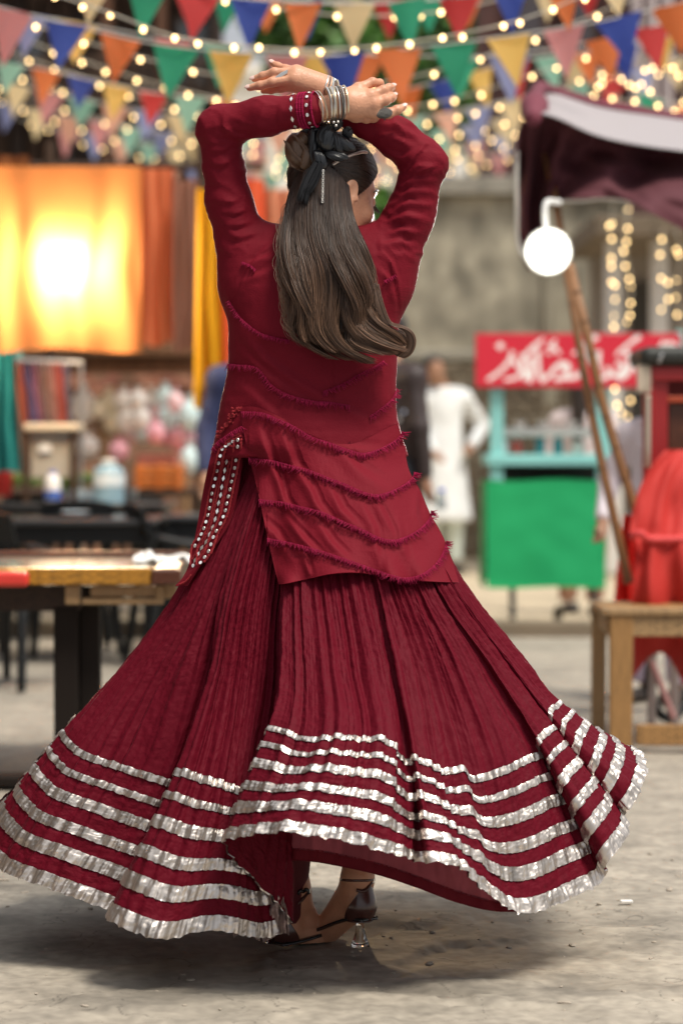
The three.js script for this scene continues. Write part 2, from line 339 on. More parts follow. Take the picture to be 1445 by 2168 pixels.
{ // unseen house added along the left side of the yard to keep the sky off her left side
  const t = thing('added_side_house', 'plain brown plastered house added along the left side of the yard, unseen, to keep the sky off the dancer', 'building');
  const m = mat([0.20, 0.12, 0.08], 0.9, { map: rep(T.mottle, 2) });
  part('wall', new MB().box(-5.6, 2.6, -2, 0.3, 5.2, 22, 0.02).geo, m, t); part('eave', new MB().box(-5.2, 5.3, -2, 1.4, 0.2, 22, 0.02).geo, K.darkwood, t);
  for (let i = 0; i < 5; i++) { const w = part('window', new MB().box(-5.42, 2.4, -9 + i * 4, 0.1, 1.5, 1.1, 0.01).geo, K.darkwood, t); part('pane', new MB().box(-5.36, 2.4, -9 + i * 4, 0.03, 1.3, 0.9, 0.005).geo, mat([0.05, 0.055, 0.06], 0.15), w); }
  settle(t);
}
// ---- trees: trunk, limbs and clumps of leaf-sized faces
function tree(name, label, base, top, clumps, nLeaf, cols, seed, leaf = 0.11) {
  const t = thing(name, label, 'tree', undefined), r = rng(seed), rf = (a, b) => a + (b - a) * r(), mb = new MB();
  mb.add(tubeG([base, base.clone().lerp(top, 0.5).add(V(0.15, 0, 0)), top], (q) => lerp(0.2, 0.07, q), 14, 10));
  for (const c of clumps) mb.add(tubeG([base.clone().lerp(top, 0.62), base.clone().lerp(top, 0.9).lerp(c.p, 0.4), c.p], (q) => lerp(0.07, 0.015, q), 8, 6));
  part('trunk', mb.geo, K.oldwood, t);
  const pos = [], idx = [], col = [];
  for (const c of clumps) for (let i = 0; i < nLeaf * c.r; i++) {
    const th = rf(0, 6.283), ph = Math.acos(rf(-1, 1)), q = c.r * Math.cbrt(rf(0.15, 1)) * (1 + 0.35 * nz(Math.cos(th) * 2 + c.p.x, ph * 2, seed)), x = c.p.x + q * Math.sin(ph) * Math.cos(th), y = c.p.y + q * 0.8 * Math.cos(ph), z = c.p.z + q * Math.sin(ph) * Math.sin(th);
    const a = V(rf(-1, 1), rf(-0.8, 0.5), rf(-1, 1)).normalize(), b = a.clone().cross(V(rf(-1, 1), 1, rf(-1, 1))).normalize(), L = leaf * rf(0.7, 1.4), wv = L * 0.32, o = pos.length / 3, n = a.clone().cross(b).multiplyScalar(L * 0.12);
    pos.push(x, y, z, x + a.x * L * 0.5 + b.x * wv + n.x, y + a.y * L * 0.5 + b.y * wv + n.y, z + a.z * L * 0.5 + b.z * wv + n.z, x + a.x * L, y + a.y * L, z + a.z * L, x + a.x * L * 0.5 - b.x * wv + n.x, y + a.y * L * 0.5 - b.y * wv + n.y, z + a.z * L * 0.5 - b.z * wv + n.z);
    idx.push(o, o + 1, o + 2, o, o + 2, o + 3); const k = cols[(r() * cols.length) | 0], f = rf(0.7, 1.3); for (let e = 0; e < 4; e++) col.push(k[0] * f, k[1] * f, k[2] * f);
  }
  const g = geom(pos, idx); g.setAttribute('color', new THREE.BufferAttribute(new Float32Array(col), 3));
  const cr = part('crown', g, mat([1, 1, 1], 0.65, { vertexColors: true, transmission: 0.4 }), t); cr.userData.kind = 'stuff';
  settle(t);
}
const LV = [[0.08, 0.22, 0.03], [0.12, 0.30, 0.045], [0.05, 0.13, 0.025], [0.19, 0.38, 0.06]];
const cl = (list, d) => list.map(([x, y, r, dd = 0]) => ({ p: PD(x, y, d + dd), r: r / sc(d + dd) }));
tree('leafy_tree', 'broad bright green tree behind the bunting above the dancer', PD(735, 1130, 27), PD(735, 120, 27), cl([[600, 60, 60], [640, -20, 70, 1], [700, 60, 70], [760, 120, 60, -1], [800, 20, 90], [850, 120, 80, 1], [905, 60, 80], [930, 170, 60, -1], [880, 230, 50], [620, 150, 45, 1], [960, -10, 70], [985, 110, 50, 1], [690, 150, 50], [560, 10, 50, 1], [740, -40, 80, 1], [660, 210, 40], [760, 200, 45, 1], [820, 190, 50]], 27), 5600, LV, 11, 0.17);
tree('leafy_tree', 'darker green tree behind the dancer\'s right hand beside the plum building', PD(1010, 1130, 29), PD(1000, 150, 29), cl([[1000, 60, 70], [1040, 150, 60], [960, 220, 55, -1], [1020, 240, 45], [1060, 40, 60, 1], [930, 290, 40]], 29), 3800, LV.slice(0, 3), 12, 0.15);
tree('young_tree', 'light green young tree seen between the face and the raised right arm', PD(805, 1150, 24), PD(805, 560, 24), cl([[800, 500, 34], [790, 440, 26], [815, 420, 22, 0.4], [830, 480, 26], [880, 430, 30, 1], [925, 420, 26, 1], [780, 540, 26]], 24), 3000, [[0.10, 0.27, 0.03], [0.16, 0.34, 0.05], [0.07, 0.19, 0.025]], 13, 0.12);
// ================================================================ the dancer
const dancer = thing('person', 'dancing woman seen from behind, arms crossed overhead, in crimson tunic and silver banded skirt', 'person');
const M = {
  skin: mat([0.60, 0.295, 0.175], 0.46, { vertexColors: true, bumpMap: rep(T.slub, 22), bumpScale: 0.0009, sheen: 0.15, sheenRoughness: 0.5, sheenColor: lin(1, 0.8, 0.7) }),
  nail: mat([0.72, 0.5, 0.43], 0.22),
  kurta: mat([0.158, 0.0062, 0.0150], 0.7, { specularIntensity: 0.22, sheen: 0.08, sheenRoughness: 0.5, sheenColor: lin(0.9, 0.25, 0.3), bumpMap: rep(T.weave, 14), bumpScale: 0.0006 }),
  fringe: mat([0.30, 0.009, 0.052], 0.8, { specularIntensity: 0.3, sheen: 0.15, sheenRoughness: 0.4, sheenColor: lin(1, 0.3, 0.5) }),
  skirt: mat([0.104, 0.0034, 0.0112], 0.62, { specularIntensity: 0.16, sheen: 0.1, sheenRoughness: 0.5, sheenColor: lin(1, 0.25, 0.35), bumpMap: rep(T.slub, 30, 8), bumpScale: 0.0032 }),
  silver: mat([0.76, 0.70, 0.65], 0.4, { metalness: 0.95, vertexColors: true }),
  lining: mat([0.5, 0.12, 0.16], 0.95, { transmission: 0.7, specularIntensity: 0.2 }),
  liningEdge: mat([0.20, 0.006, 0.016], 0.75),
  cord: mat([0.26, 0.009, 0.015], 0.85),
  mirror: mat([0.92, 0.92, 0.89], 0.3, { metalness: 0.8 }),
  metal: mat([0.74, 0.71, 0.66], 0.28, { metalness: 1 }),
  gold: mat([0.78, 0.66, 0.48], 0.3, { metalness: 1 }),
  oxid: mat([0.17, 0.165, 0.155], 0.42, { metalness: 0.9, bumpMap: rep(T.slub, 60), bumpScale: 0.002 }),
  hair: mat([1, 1, 1], 0.36, { vertexColors: true, specularIntensity: 0.8, ior: 1.55 }),
  black: mat([0.012, 0.012, 0.014], 0.22, { clearcoat: 0.5, clearcoatRoughness: 0.25 }),
  leather: mat([0.075, 0.028, 0.022], 0.26, { clearcoat: 0.5, clearcoatRoughness: 0.2 }),
  clear: mat([0.93, 0.9, 0.84], 0.06, { transmission: 1, thickness: 0.02, ior: 1.49 }),
  trouser: mat([0.10, 0.007, 0.012], 0.8, { bumpMap: rep(T.weave, 12), bumpScale: 0.0006 }),
};
const Q = (a) => P(a[0], a[1], a[2] ?? 0);
// ---- torso sections (photograph row, left, right, half depth)
const ROWS = [[500, 610, 755, 0.045], [528, 552, 798, 0.075], [560, 512, 830, 0.098], [620, 485, 845, 0.116], [700, 484, 842, 0.12], [780, 482, 840, 0.112], [860, 466, 838, 0.116], [920, 456, 850, 0.126], [990, 440, 872, 0.14]];
const torsoAt = pline(ROWS);
const rowOf = (py) => { let i = 0; while (i < ROWS.length - 2 && ROWS[i + 1][0] < py) i++; return (i + clamp((py - ROWS[i][0]) / (ROWS[i + 1][0] - ROWS[i][0]))) / (ROWS.length - 1); };
const torsoTab = []; for (let y = 480; y <= 1000; y += 4) { const r = torsoAt(rowOf(y)); torsoTab.push(r); }
function torsoF(x, y, z) {
  const py = proj(x, y, 0)[1], i = clamp((py - 480) / 4, 0, torsoTab.length - 1) | 0, r = torsoTab[i];
  const k = 1 / 1000, xc = ((r[1] + r[2]) / 2 - W / 2) * k, hw = (r[2] - r[1]) / 2 * k, dz = r[3];
  const q = Math.hypot((x - xc) / hw, z / dz), f = (q - 1) * Math.min(hw, dz) * 0.9;
  return Math.max(f, P(0, 506, 0).y - 0 < y ? y - P(0, 506, 0).y : -1, P(0, 968, 0).y - y);
}
const armL = [[532, 585, 0], [486, 430, 0.02], [460, 270, 0.05], [560, 246, 0.09], [658, 232, 0.12]].map(Q), rL = [0.064, 0.0455, 0.040, 0.0385, 0.0305];
const armR = [[810, 585, 0], [866, 460, 0.01], [899, 345, 0.03], [835, 288, 0.035], [735, 238, 0.045]].map(Q), rR = [0.064, 0.0490, 0.0425, 0.0385, 0.031];
function chainF(x, y, z, J, r, k = 0.02) { let d = 9; for (let i = 0; i + 1 < J.length; i++) d = smin(d, cap(x, y, z, J[i], J[i + 1], r[i], r[i + 1]), k); return d; }
function upperF(x, y, z) {
  let d = torsoF(x, y, z);
  d = smin(d, chainF(x, y, z, armL, rL), 0.055); d = smin(d, chainF(x, y, z, armR, rR), 0.055);
  const nb = P(690, 545, 0), s1 = P(590, 535, 0.01), s2 = P(785, 540, 0.01);
  d = smin(d, cap(x, y, z, s1, s2, 0.052, 0.05), 0.05);
  return d;
}
// ---- folds of the cloth over back and sleeves: polyline in photograph pixels, width (px), height (m)
const FOLDS = [
  [[[705, 735], [704, 800], [706, 880]], 5, -0.0022], [[[572, 508], [545, 535], [514, 578], [494, 640]], 5, -0.0028], [[[792, 515], [820, 556], [837, 600], [845, 660]], 5, -0.0028], [[[470, 262], [500, 285], [540, 292]], 5, 0.004], [[[450, 300], [478, 300], [498, 310]], 5, 0.003], [[[905, 300], [880, 330], [856, 360]], 5, 0.004], [[[925, 350], [892, 362], [862, 382]], 5, 0.004],
  [[[498, 690], [560, 760], [640, 815], [720, 862], [800, 905]], 13, 0.005], [[[500, 730], [570, 800], [650, 850]], 10, 0.003], [[[520, 560], [570, 545], [600, 520]], 9, 0.005], [[[505, 600], [560, 580], [600, 560]], 10, 0.0035],
  [[[790, 560], [822, 590], [835, 640]], 8, 0.004], [[[800, 530], [830, 560], [842, 600]], 7, 0.004], [[[495, 800], [560, 860], [600, 900]], 12, 0.003],
  [[[812, 520], [840, 512], [880, 520]], 8, 0.005], [[[820, 498], [850, 486], [890, 492]], 8, 0.0055], [[[828, 470], [858, 455], [900, 462]], 8, 0.006], [[[838, 445], [865, 428], [905, 436]], 7, 0.006], [[[846, 420], [870, 402], [910, 408]], 7, 0.005], [[[852, 395], [878, 378], [920, 382]], 7, 0.0045], [[[860, 372], [885, 350], [925, 352]], 7, 0.004],
  [[[800, 290], [830, 285], [868, 310]], 7, 0.004], [[[790, 265], [835, 262], [880, 290]], 7, 0.003], [[[815, 320], [850, 335], [880, 322]], 8, 0.004],
  [[[495, 300], [470, 320], [440, 318]], 7, 0.003], [[[500, 330], [470, 350], [440, 345]], 8, 0.003], [[[510, 420], [488, 428], [460, 424]], 7, 0.0035], [[[520, 445], [496, 452], [466, 448]], 7, 0.004], [[[530, 470], [504, 478], [474, 476]], 7, 0.004], [[[545, 492], [515, 503], [484, 500]], 8, 0.004],
  [[[490, 296], [475, 270], [470, 240]], 8, 0.003], [[[540, 285], [545, 260], [560, 225]], 9, 0.002], [[[600, 275], [590, 250], [596, 215]], 8, 0.0025],
];
function foldAt(px, py, list) {
  let w = 0;
  for (const [pl, wd, h] of list) {
    let best = 1e9, tb = 0, sd = 1;
    for (let i = 0; i + 1 < pl.length; i++) {
      const ax = pl[i][0], ay = pl[i][1], bx = pl[i + 1][0] - ax, by = pl[i + 1][1] - ay, t = clamp(((px - ax) * bx + (py - ay) * by) / (bx * bx + by * by));
      const ex = px - ax - bx * t, ey = py - ay - by * t, d = ex * ex + ey * ey;
      if (d < best) { best = d; tb = (i + t) / (pl.length - 1); sd = Math.sign(bx * ey - by * ex) || 1; }
    }
    const d = Math.sqrt(best), e = Math.sin(Math.PI * clamp(tb * 0.9 + 0.05)), ww = sd > 0 ? wd : wd * 0.55;
    if (d < 3.2 * ww) w += h * e * (Math.exp(-((d / ww) ** 2)) - 0.45 * (sd < 0 ? Math.exp(-(((d - wd * 1.1) / (wd * 0.6)) ** 2)) : 0));
  }
  return w;
}
const upperWarp = (x, y, z, nx, ny, nzv) => {
  const [px, py] = proj(x, y, z);
  const arm = (px < 520 && py < 540) || (px > 800 && py < 560) ? 1 : py < 310 ? 0.8 : 0.12, rg = 1 - Math.abs(fbm(x * 11 + 2, y * 24 + 9 * x, z * 11, 3)) * 3.2;
  return arm * 0.0034 * Math.max(0, rg) ** 2 + foldAt(px, py, FOLDS) * sstep(-0.25, 0.35, nzv) * 1.0 + 0.0022 * fbm(x * 14, y * 14, z * 14, 3) + 0.0006 * nz(x * 90, y * 60, z * 90);
};
{
  const lo = V(-0.36, P(0, 968, 0).y - 0.01, -0.16), hi = V(0.27, P(0, 175, 0).y, 0.21);
  const g = nets((x, y, z) => upperF(x, y, z), lo, hi, 0.0048, upperWarp);
  part('tunic_top', g, M.kurta, dancer);
}
// depth of the back of the tunic under a photograph pixel
function backZ(px, py) {
  let z = 0.22, x, y;
  for (let i = 0; i < 60; i++) { const p = P(px, py, z); const d = upperF(p.x, p.y, p.z); if (d < 0.0006) break; z -= Math.max(d * 0.8, 0.0008); if (z < -0.02) break; }
  return z;
}
// ---------------------------------------------------------------- the skirt
// columns of the cloth: M (under the tunic), N, B (first silver band), H (hem); photograph pixels and depth
const COLS = [
  [[385, 1240, -.05], [243, 1430, -.05], [150, 1530, -.05], [-50, 1752, -.05]],
  [[399, 1250, .05], [268, 1440, .08], [172, 1585, .12], [8, 1842, .15]],
  [[430, 1260, .12], [338, 1450, .16], [262, 1617, .2], [112, 1882, .25]],
  [[462, 1260, .15], [412, 1460, .2], [352, 1646, .235], [205, 1915, .28]],
  [[474, 1258, .16], [440, 1462, .21], [386, 1655, .23], [262, 1938, .27]],
  [[473, 1250, .18], [434, 1455, .245], [378, 1632, .31], [226, 1942, .39]],
  [[490, 1250, .205], [452, 1452, .285], [398, 1628, .36], [262, 1962, .44]],
  [[512, 1252, .205], [482, 1450, .275], [440, 1641, .365], [335, 1986, .46]],
  [[545, 1255, .2], [520, 1460, .265], [490, 1660, .35], [445, 1968, .43]],
  [[580, 1262, .19], [560, 1466, .25], [532, 1673, .31], [560, 1984, .35]],
  [[600, 1262, .18], [600, 1466, .24], [600, 1670, .29], [612, 1960, .30]],
  [[597, 1244, .205], [590, 1440, .31], [572, 1560, .385], [486, 1800, .45]],
  [[612, 1238, .23], [612, 1434, .35], [590, 1541, .43], [497, 1778, .52]],
  [[645, 1235, .245], [652, 1424, .375], [648, 1556, .48], [560, 1768, .585]],
  [[692, 1230, .25], [717, 1420, .38], [728, 1560, .50], [650, 1764, .62]],
  [[745, 1230, .25], [780, 1420, .37], [800, 1556, .49], [765, 1790, .6]],
  [[790, 1233, .24], [833, 1428, .345], [858, 1604, .445], [865, 1817, .54]],
  [[806, 1236, .235], [848, 1432, .33], [876, 1612, .42], [893, 1822, .5]],
  [[803, 1235, .25], [848, 1430, .36], [878, 1596, .46], [912, 1826, .55]],
  [[830, 1235, .24], [895, 1430, .33], [930, 1622, .435], [985, 1850, .505]],
  [[854, 1238, .23], [930, 1436, .30], [984, 1620, .385], [1030, 1890, .45]],
  [[862, 1239, .225], [938, 1440, .295], [996, 1641, .38], [1048, 1904, .45]],
  [[892, 1238, .22], [988, 1430, .28], [1062, 1622, .345], [1108, 1932, .405]],
  [[914, 1238, .18], [1030, 1424, .215], [1128, 1592, .255], [1222, 1892, .30]],
  [[924, 1238, .16], [1048, 1420, .18], [1150, 1590, .2], [1275, 1858, .24]],
  [[922, 1234, .18], [1042, 1415, .22], [1136, 1560, .25], [1292, 1812, .285]],
  [[938, 1230, .15], [1066, 1410, .17], [1160, 1537, .185], [1328, 1758, .2]],
  [[952, 1228, .13], [1082, 1410, .14], [1174, 1530, .15], [1318, 1730, .16]],
  [[950, 1227, .14], [1081, 1407, .155], [1158, 1508, .165], [1345, 1690, .17]],
  [[964, 1223, .07], [1096, 1406, .06], [1170, 1494, .05], [1366, 1622, .05]],
  [[972, 1222, .0], [1107, 1405, -.03], [1177, 1490, -.06], [1352, 1590, -.08]],
  [[930, 1215, -.12], [1050, 1400, -.22], [1120, 1500, -.3], [1240, 1640, -.38]],
  [[800, 1210, -.2], [860, 1390, -.35], [880, 1500, -.44], [940, 1690, -.55]],
  [[640, 1210, -.2], [600, 1390, -.36], [570, 1510, -.45], [520, 1705, -.56]],
  [[470, 1225, -.14], [370, 1400, -.25], [290, 1520, -.33], [140, 1720, -.42]],
];
COLS.push(COLS[0]);
const NC = COLS.length - 1, PX2 = [];
for (let k = 0; k < 4; k++) PX2.push(curve(COLS.slice(0, NC).map((c) => P(c[k][0], c[k][1], c[k][2])), true));
// waist ring under the tunic
const topAt = (u) => { const m = PX2[0].getPoint(u); return V(lerp(m.x, -0.055, 0.52), m.y + 0.31, m.z * 0.42); };
// arc position of every column, so that pleats are evenly spread on the cloth
const US = []; { let s = 0; const pv = PX2[3].getPoint(0); US.push(0); for (let i = 1; i <= 1200; i++) { const q = PX2[3].getPoint(i / 1200); s += q.distanceTo(pv) * (q.z < -0.1 ? 0.35 : 1); pv.copy(q); US.push(s); } for (let i = 0; i <= 1200; i++) US[i] /= s; }
const uOf = (s) => { let a = 0, b = 1200; while (b - a > 1) { const m = (a + b) >> 1; if (US[m] < s) a = m; else b = m; } return (a + (s - US[a]) / (US[b] - US[a] + 1e-9)) / 1200; };
const NU = 1500, rowCache = [];
for (let i = 0; i <= NU; i++) { const u = uOf(i / NU) % 1; rowCache.push([topAt(u), ...PX2.map((c) => c.getPoint(u))]); }
const VK = [0, 0.26, 0.47, 0.62, 1];                    // v of waist, M, N, B, H
const pleat = (s) => 0.55 * Math.sin(s * 560 + 3 * nz(s * 60, 1)) + 0.6 * nz(s * 190, 4) + 0.35 * nz(s * 420, 7);
function skirtBase(i, v) {
  const c = rowCache[clamp(i, 0, NU) | 0]; let k = 0; while (k < 3 && v > VK[k + 1]) k++;
  const f = (v - VK[k]) / (VK[k + 1] - VK[k]), p0 = c[Math.max(0, k - 1)], p1 = c[k], p2 = c[k + 1], p3 = c[Math.min(4, k + 2)];
  const h1 = (VK[k + 1] - VK[k]), m = (a, b, c2, d, key) => 0;
  const out = [0, 0, 0];
  ['x', 'y', 'z'].forEach((q, n) => {
    const d0 = k > 0 ? (p2[q] - p0[q]) / (VK[k + 1] - VK[k - 1]) : (p2[q] - p1[q]) / h1, d1 = k < 3 ? (p3[q] - p1[q]) / (VK[k + 2] - VK[k]) : (p2[q] - p1[q]) / h1;
    const f2 = f * f, f3 = f2 * f;
    out[n] = (2 * f3 - 3 * f2 + 1) * p1[q] + (f3 - 2 * f2 + f) * d0 * h1 + (-2 * f3 + 3 * f2) * p2[q] + (f3 - f2) * d1 * h1;
  });
  return out;
}
function skirtPoint(i, v, off = 0) {
  const p = skirtBase(i, v), a = skirtBase(Math.max(0, i - 4), v), b = skirtBase(Math.min(NU, i + 4), v), c = skirtBase(i, Math.max(0, v - 0.01)), d = skirtBase(i, Math.min(1, v + 0.01));
  const ux = b[0] - a[0], uy = b[1] - a[1], uz = b[2] - a[2], vx = d[0] - c[0], vy = d[1] - c[1], vz = d[2] - c[2];
  let nx = vy * uz - vz * uy, ny = vz * ux - vx * uz, nzv = vx * uy - vy * ux; const l = Math.hypot(nx, ny, nzv) || 1; nx /= l; ny /= l; nzv /= l;
  const s = i / NU, w = pleat(s + 0.0012 * nz(v * 9, s * 30)) * (0.0062 * (1 - 0.45 * sstep(0.62, 1, v))) * sstep(0, 0.2, v) + 0.0022 * nz(s * 130, v * 26, 3) + 0.0014 * nz(s * 300, v * 70, 5) + 0.020 * nz(s * 40, v * 2.0, 9) * sstep(0.15, 0.5, v)
    + sstep(0.93, 1, v) * (0.012 * nz(s * 120, 2.5, 1) + 0.003 * nz(s * 420, 1.5, 6));
  const o = w + off;
  return [p[0] + nx * o, p[1] + ny * o + sstep(0.95, 1, v) * 0.006 * nz(s * 240, 3.3), p[2] + nzv * o];
}
const skirt = part('skirt', grid((u, v, i, j) => skirtPoint(i, v), NU, 190, [1, 1]), M.skirt, dancer);
const BANDS = [[0.004, 0.05], [0.145, 0.192], [0.295, 0.375], [0.493, 0.575], [0.675, 0.78], [0.9, 1.008]];
BANDS.forEach(([a, b], n) => {
  const va = 0.62 + 0.38 * a, vb = 0.62 + 0.38 * b, nv = n < 2 ? 6 : 12;
  const g = grid((u, t, i) => {
    const s = i / NU, e0 = 0.0022 * nz(s * 330, n * 3.1, 1) + 0.0012 * nz(s * 800, n, 2), e1 = 0.0026 * nz(s * 330, n * 3.1 + 40, 1) + 0.0014 * nz(s * 800, n, 8);
    const v = Math.min(1.004, lerp(va + e0, vb + e1, t));
    const puff = 0.0008 * Math.sin(Math.PI * t), cr = 0.0026 * nz(s * 470, v * 14, n) + 0.0015 * nz(s * 850, v * 42, n + 5) + 0.0010 * nz(s * 420, v * 230, n + 9);
    return skirtPoint(i, v, 0.0026 + puff + cr);
  }, NU, nv, [1, 1]);
  tintG(g, (x, y, z, i) => { const s = (i % (NU + 1)) / NU, f = 0.82 + 0.4 * nz(s * 300, n * 7.7, 1) + 0.3 * nz(s * 800, n, 3); return [f, f * 0.985, f * 0.97]; });
  part('silver_band', g, M.silver, skirt);
});
// the sheer inner skirt that shows below the lifted hem
{
  const top = pline([[470, 1600, .18], [600, 1600, .2], [700, 1600, .22], [830, 1640, .22], [960, 1690, .24], [1080, 1780, .3]]), hem = pline([[528, 1850, .22], [566, 1833, .27], [610, 1822, .31], [660, 1824, .34], [720, 1834, .36], [800, 1852, .37], [880, 1878, .37], [960, 1908, .37], [1040, 1928, .37], [1110, 1930, .36]]);
  const f = (u, v) => { const a = top(u), b = hem(u); return P(lerp(a[0], b[0], v), lerp(a[1], b[1], v), lerp(a[2], b[2], v) + 0.004 * nz(u * 40, v * 3, 2) + 0.0015 * nz(u * 160, v * 6, 4)); };
  const under = part('inner_skirt', grid((u, v) => f(u, v * 0.9), 160, 40), M.lining, dancer);
  part('border', slab((u, v) => f(u, 0.885 + 0.115 * v), 160, 8, 0.002), M.liningEdge, under);
  // rolled lower edge of frills hanging inside the left fold
  const fr = grid((u, v) => { const x = lerp(470, 590, u), y0 = lerp(1720, 1800, u); return P(x + 24 * v + 6 * nz(u * 9, v * 5), lerp(y0, 1985 - 10 * Math.sin(u * 9), v), 0.32 + 0.03 * nz(u * 14, v * 4, 3) + 0.012 * nz(u * 40, v * 16, 1)); }, 60, 60);
  part('frill', tintG(fr, (x, y, z) => { const f = 0.7 + 0.5 * nz(x * 60, y * 60, z * 40); return [f, f, f]; }), mat([0.5, 0.36, 0.33], 0.5, { metalness: 0.35, vertexColors: true }), dancer);
}
// ---- how far out skirt and tunic already reach under a photograph pixel, so that the panels lie on them
const HF0 = [330, 830], HFS = 8, HFW = 90, HFH = 58, HFZ = new Float32Array(HFW * HFH).fill(-9);
{
  const put = (x, y, z) => { const [px, py] = proj(x, y, z), i = Math.round((px - HF0[0]) / HFS), j = Math.round((py - HF0[1]) / HFS); if (i >= 0 && j >= 0 && i < HFW && j < HFH && z > HFZ[j * HFW + i]) HFZ[j * HFW + i] = z; };
  for (let i = 0; i <= NU; i += 2) for (let v = 0; v < 0.34; v += 0.006) { const p = skirtPoint(i, v); put(p[0], p[1], p[2]); }
  for (let j = 0; j < 17; j++) for (let i = 0; i < HFW; i++) { const z = backZ(HF0[0] + i * HFS, HF0[1] + j * HFS); if (z > -0.015) { const k = j * HFW + i; HFZ[k] = Math.max(HFZ[k], z); } }
  for (let n = 0; n < 12; n++) { // fill gaps, then smooth outwards only
    const o = HFZ.slice(); for (let j = 1; j < HFH - 1; j++) for (let i = 1; i < HFW - 1; i++) { const k = j * HFW + i; let s = 0, c = 0; for (const d of [-1, 1, -HFW, HFW, -HFW - 1, -HFW + 1, HFW - 1, HFW + 1]) if (o[k + d] > -5) { s += o[k + d]; c++; } if (o[k] < -5) { if (c > 2) HFZ[k] = s / c; } else if (c) HFZ[k] = n < 2 ? Math.max(o[k], s / c) : lerp(o[k], s / c, 0.5); }
  }
}
function hfAt(px, py) { const x = clamp((px - HF0[0]) / HFS, 0, HFW - 1.001), y = clamp((py - HF0[1]) / HFS, 0, HFH - 1.001), i = x | 0, j = y | 0, f = x - i, g = y - j, q = (a, b) => HFZ[b * HFW + a]; return lerp(lerp(q(i, j), q(i + 1, j), f), lerp(q(i, j + 1), q(i + 1, j + 1), f), g); }
// ---- back panel of the tunic below the waist
const LE = pline([[512, 872, 0.098], [513, 905, 0.11], [528, 975, 0.135], [545, 1040, 0.155], [560, 1110, 0.172], [578, 1190, 0.19], [590, 1237, 0.20]]);
const RE = pline([[840, 850, 0.0], [855, 910, 0.02], [863, 960, 0.03], [872, 990, 0.035], [890, 1028, 0.04], [910, 1080, 0.045], [932, 1122, 0.05], [950, 1165, 0.06], [971, 1232, 0.075]]);
const TOP = pline([[508, 860], [545, 861], [582, 872], [620, 887], [659, 909], [698, 921], [732, 933], [766, 940], [792, 938], [822, 926], [846, 910], [854, 897]]);
const BOT = pline([[590, 1237], [622, 1227], [655, 1215], [750, 1212], [800, 1219], [850, 1227], [900, 1231], [971, 1233]]);
const FOLDS2 = [
  [[[545, 905], [575, 990], [600, 1040]], 12, 0.006], [[[590, 900], [620, 985], [660, 1050]], 14, 0.006], [[[640, 1000], [670, 1070], [700, 1110]], 12, 0.006], [[[580, 990], [600, 1060], [640, 1120]], 11, 0.006], [[[690, 1020], [720, 1080], [760, 1120]], 12, 0.006],
  [[[600, 1090], [640, 1140], [680, 1180]], 10, 0.006], [[[660, 1090], [700, 1150], [740, 1190]], 11, 0.005], [[[700, 940], [760, 1000], [820, 1040]], 16, 0.005], [[[795, 1060], [810, 1090], [835, 1140]], 9, 0.004], [[[840, 1090], [850, 1140], [862, 1190]], 9, 0.004], [[[640, 1160], [650, 1200], [655, 1220]], 8, 0.004], [[[760, 1060], [790, 1120], [800, 1200]], 12, 0.004],
  [[[560, 880], [640, 905], [740, 950], [830, 960]], 14, 0.004], [[[880, 1040], [880, 1090], [900, 1150]], 10, 0.005], [[[545, 1100], [580, 1130], [620, 1190]], 12, 0.005],
];
const F_LINES = {
  F1: [[483, 637], [504, 669], [526, 690], [552, 707], [582, 716], [612, 722]],
  F2: [[481, 772], [500, 774], [543, 780], [573, 815], [603, 834], [637, 845], [672, 852], [698, 853], [740, 860]],
  F2r: [[685, 830], [723, 815], [758, 795], [792, 778], [813, 765]],
  F3r: [[783, 883], [809, 864], [831, 845], [841, 823]],
  F0: [[813, 596], [826, 590], [837, 583]],
  F0l: [[512, 556], [528, 562], [540, 572]],
  F3: [[509, 873], [552, 875], [582, 886], [620, 903], [659, 926], [698, 939], [732, 952], [766, 961], [792, 956], [822, 943], [846, 926], [853, 914]],
  F4: [[526, 971], [573, 976], [612, 986], [655, 997], [698, 1014], [732, 1027], [766, 1042], [796, 1049], [826, 1042], [856, 1027], [874, 1012], [878, 1000]],
  F5: [[547, 1059], [595, 1064], [637, 1074], [680, 1085], [723, 1104], [766, 1122], [801, 1139], [831, 1145], [861, 1137], [891, 1119], [910, 1098], [914, 1081]],
  F6: [[565, 1141], [612, 1150], [659, 1162], [702, 1175], [745, 1190], [788, 1205], [831, 1220], [861, 1225], [895, 1216], [925, 1192], [942, 1162], [946, 1145]],
};
const SMOOTH = {}; for (const k in F_LINES) SMOOTH[k] = pline(F_LINES[k]);
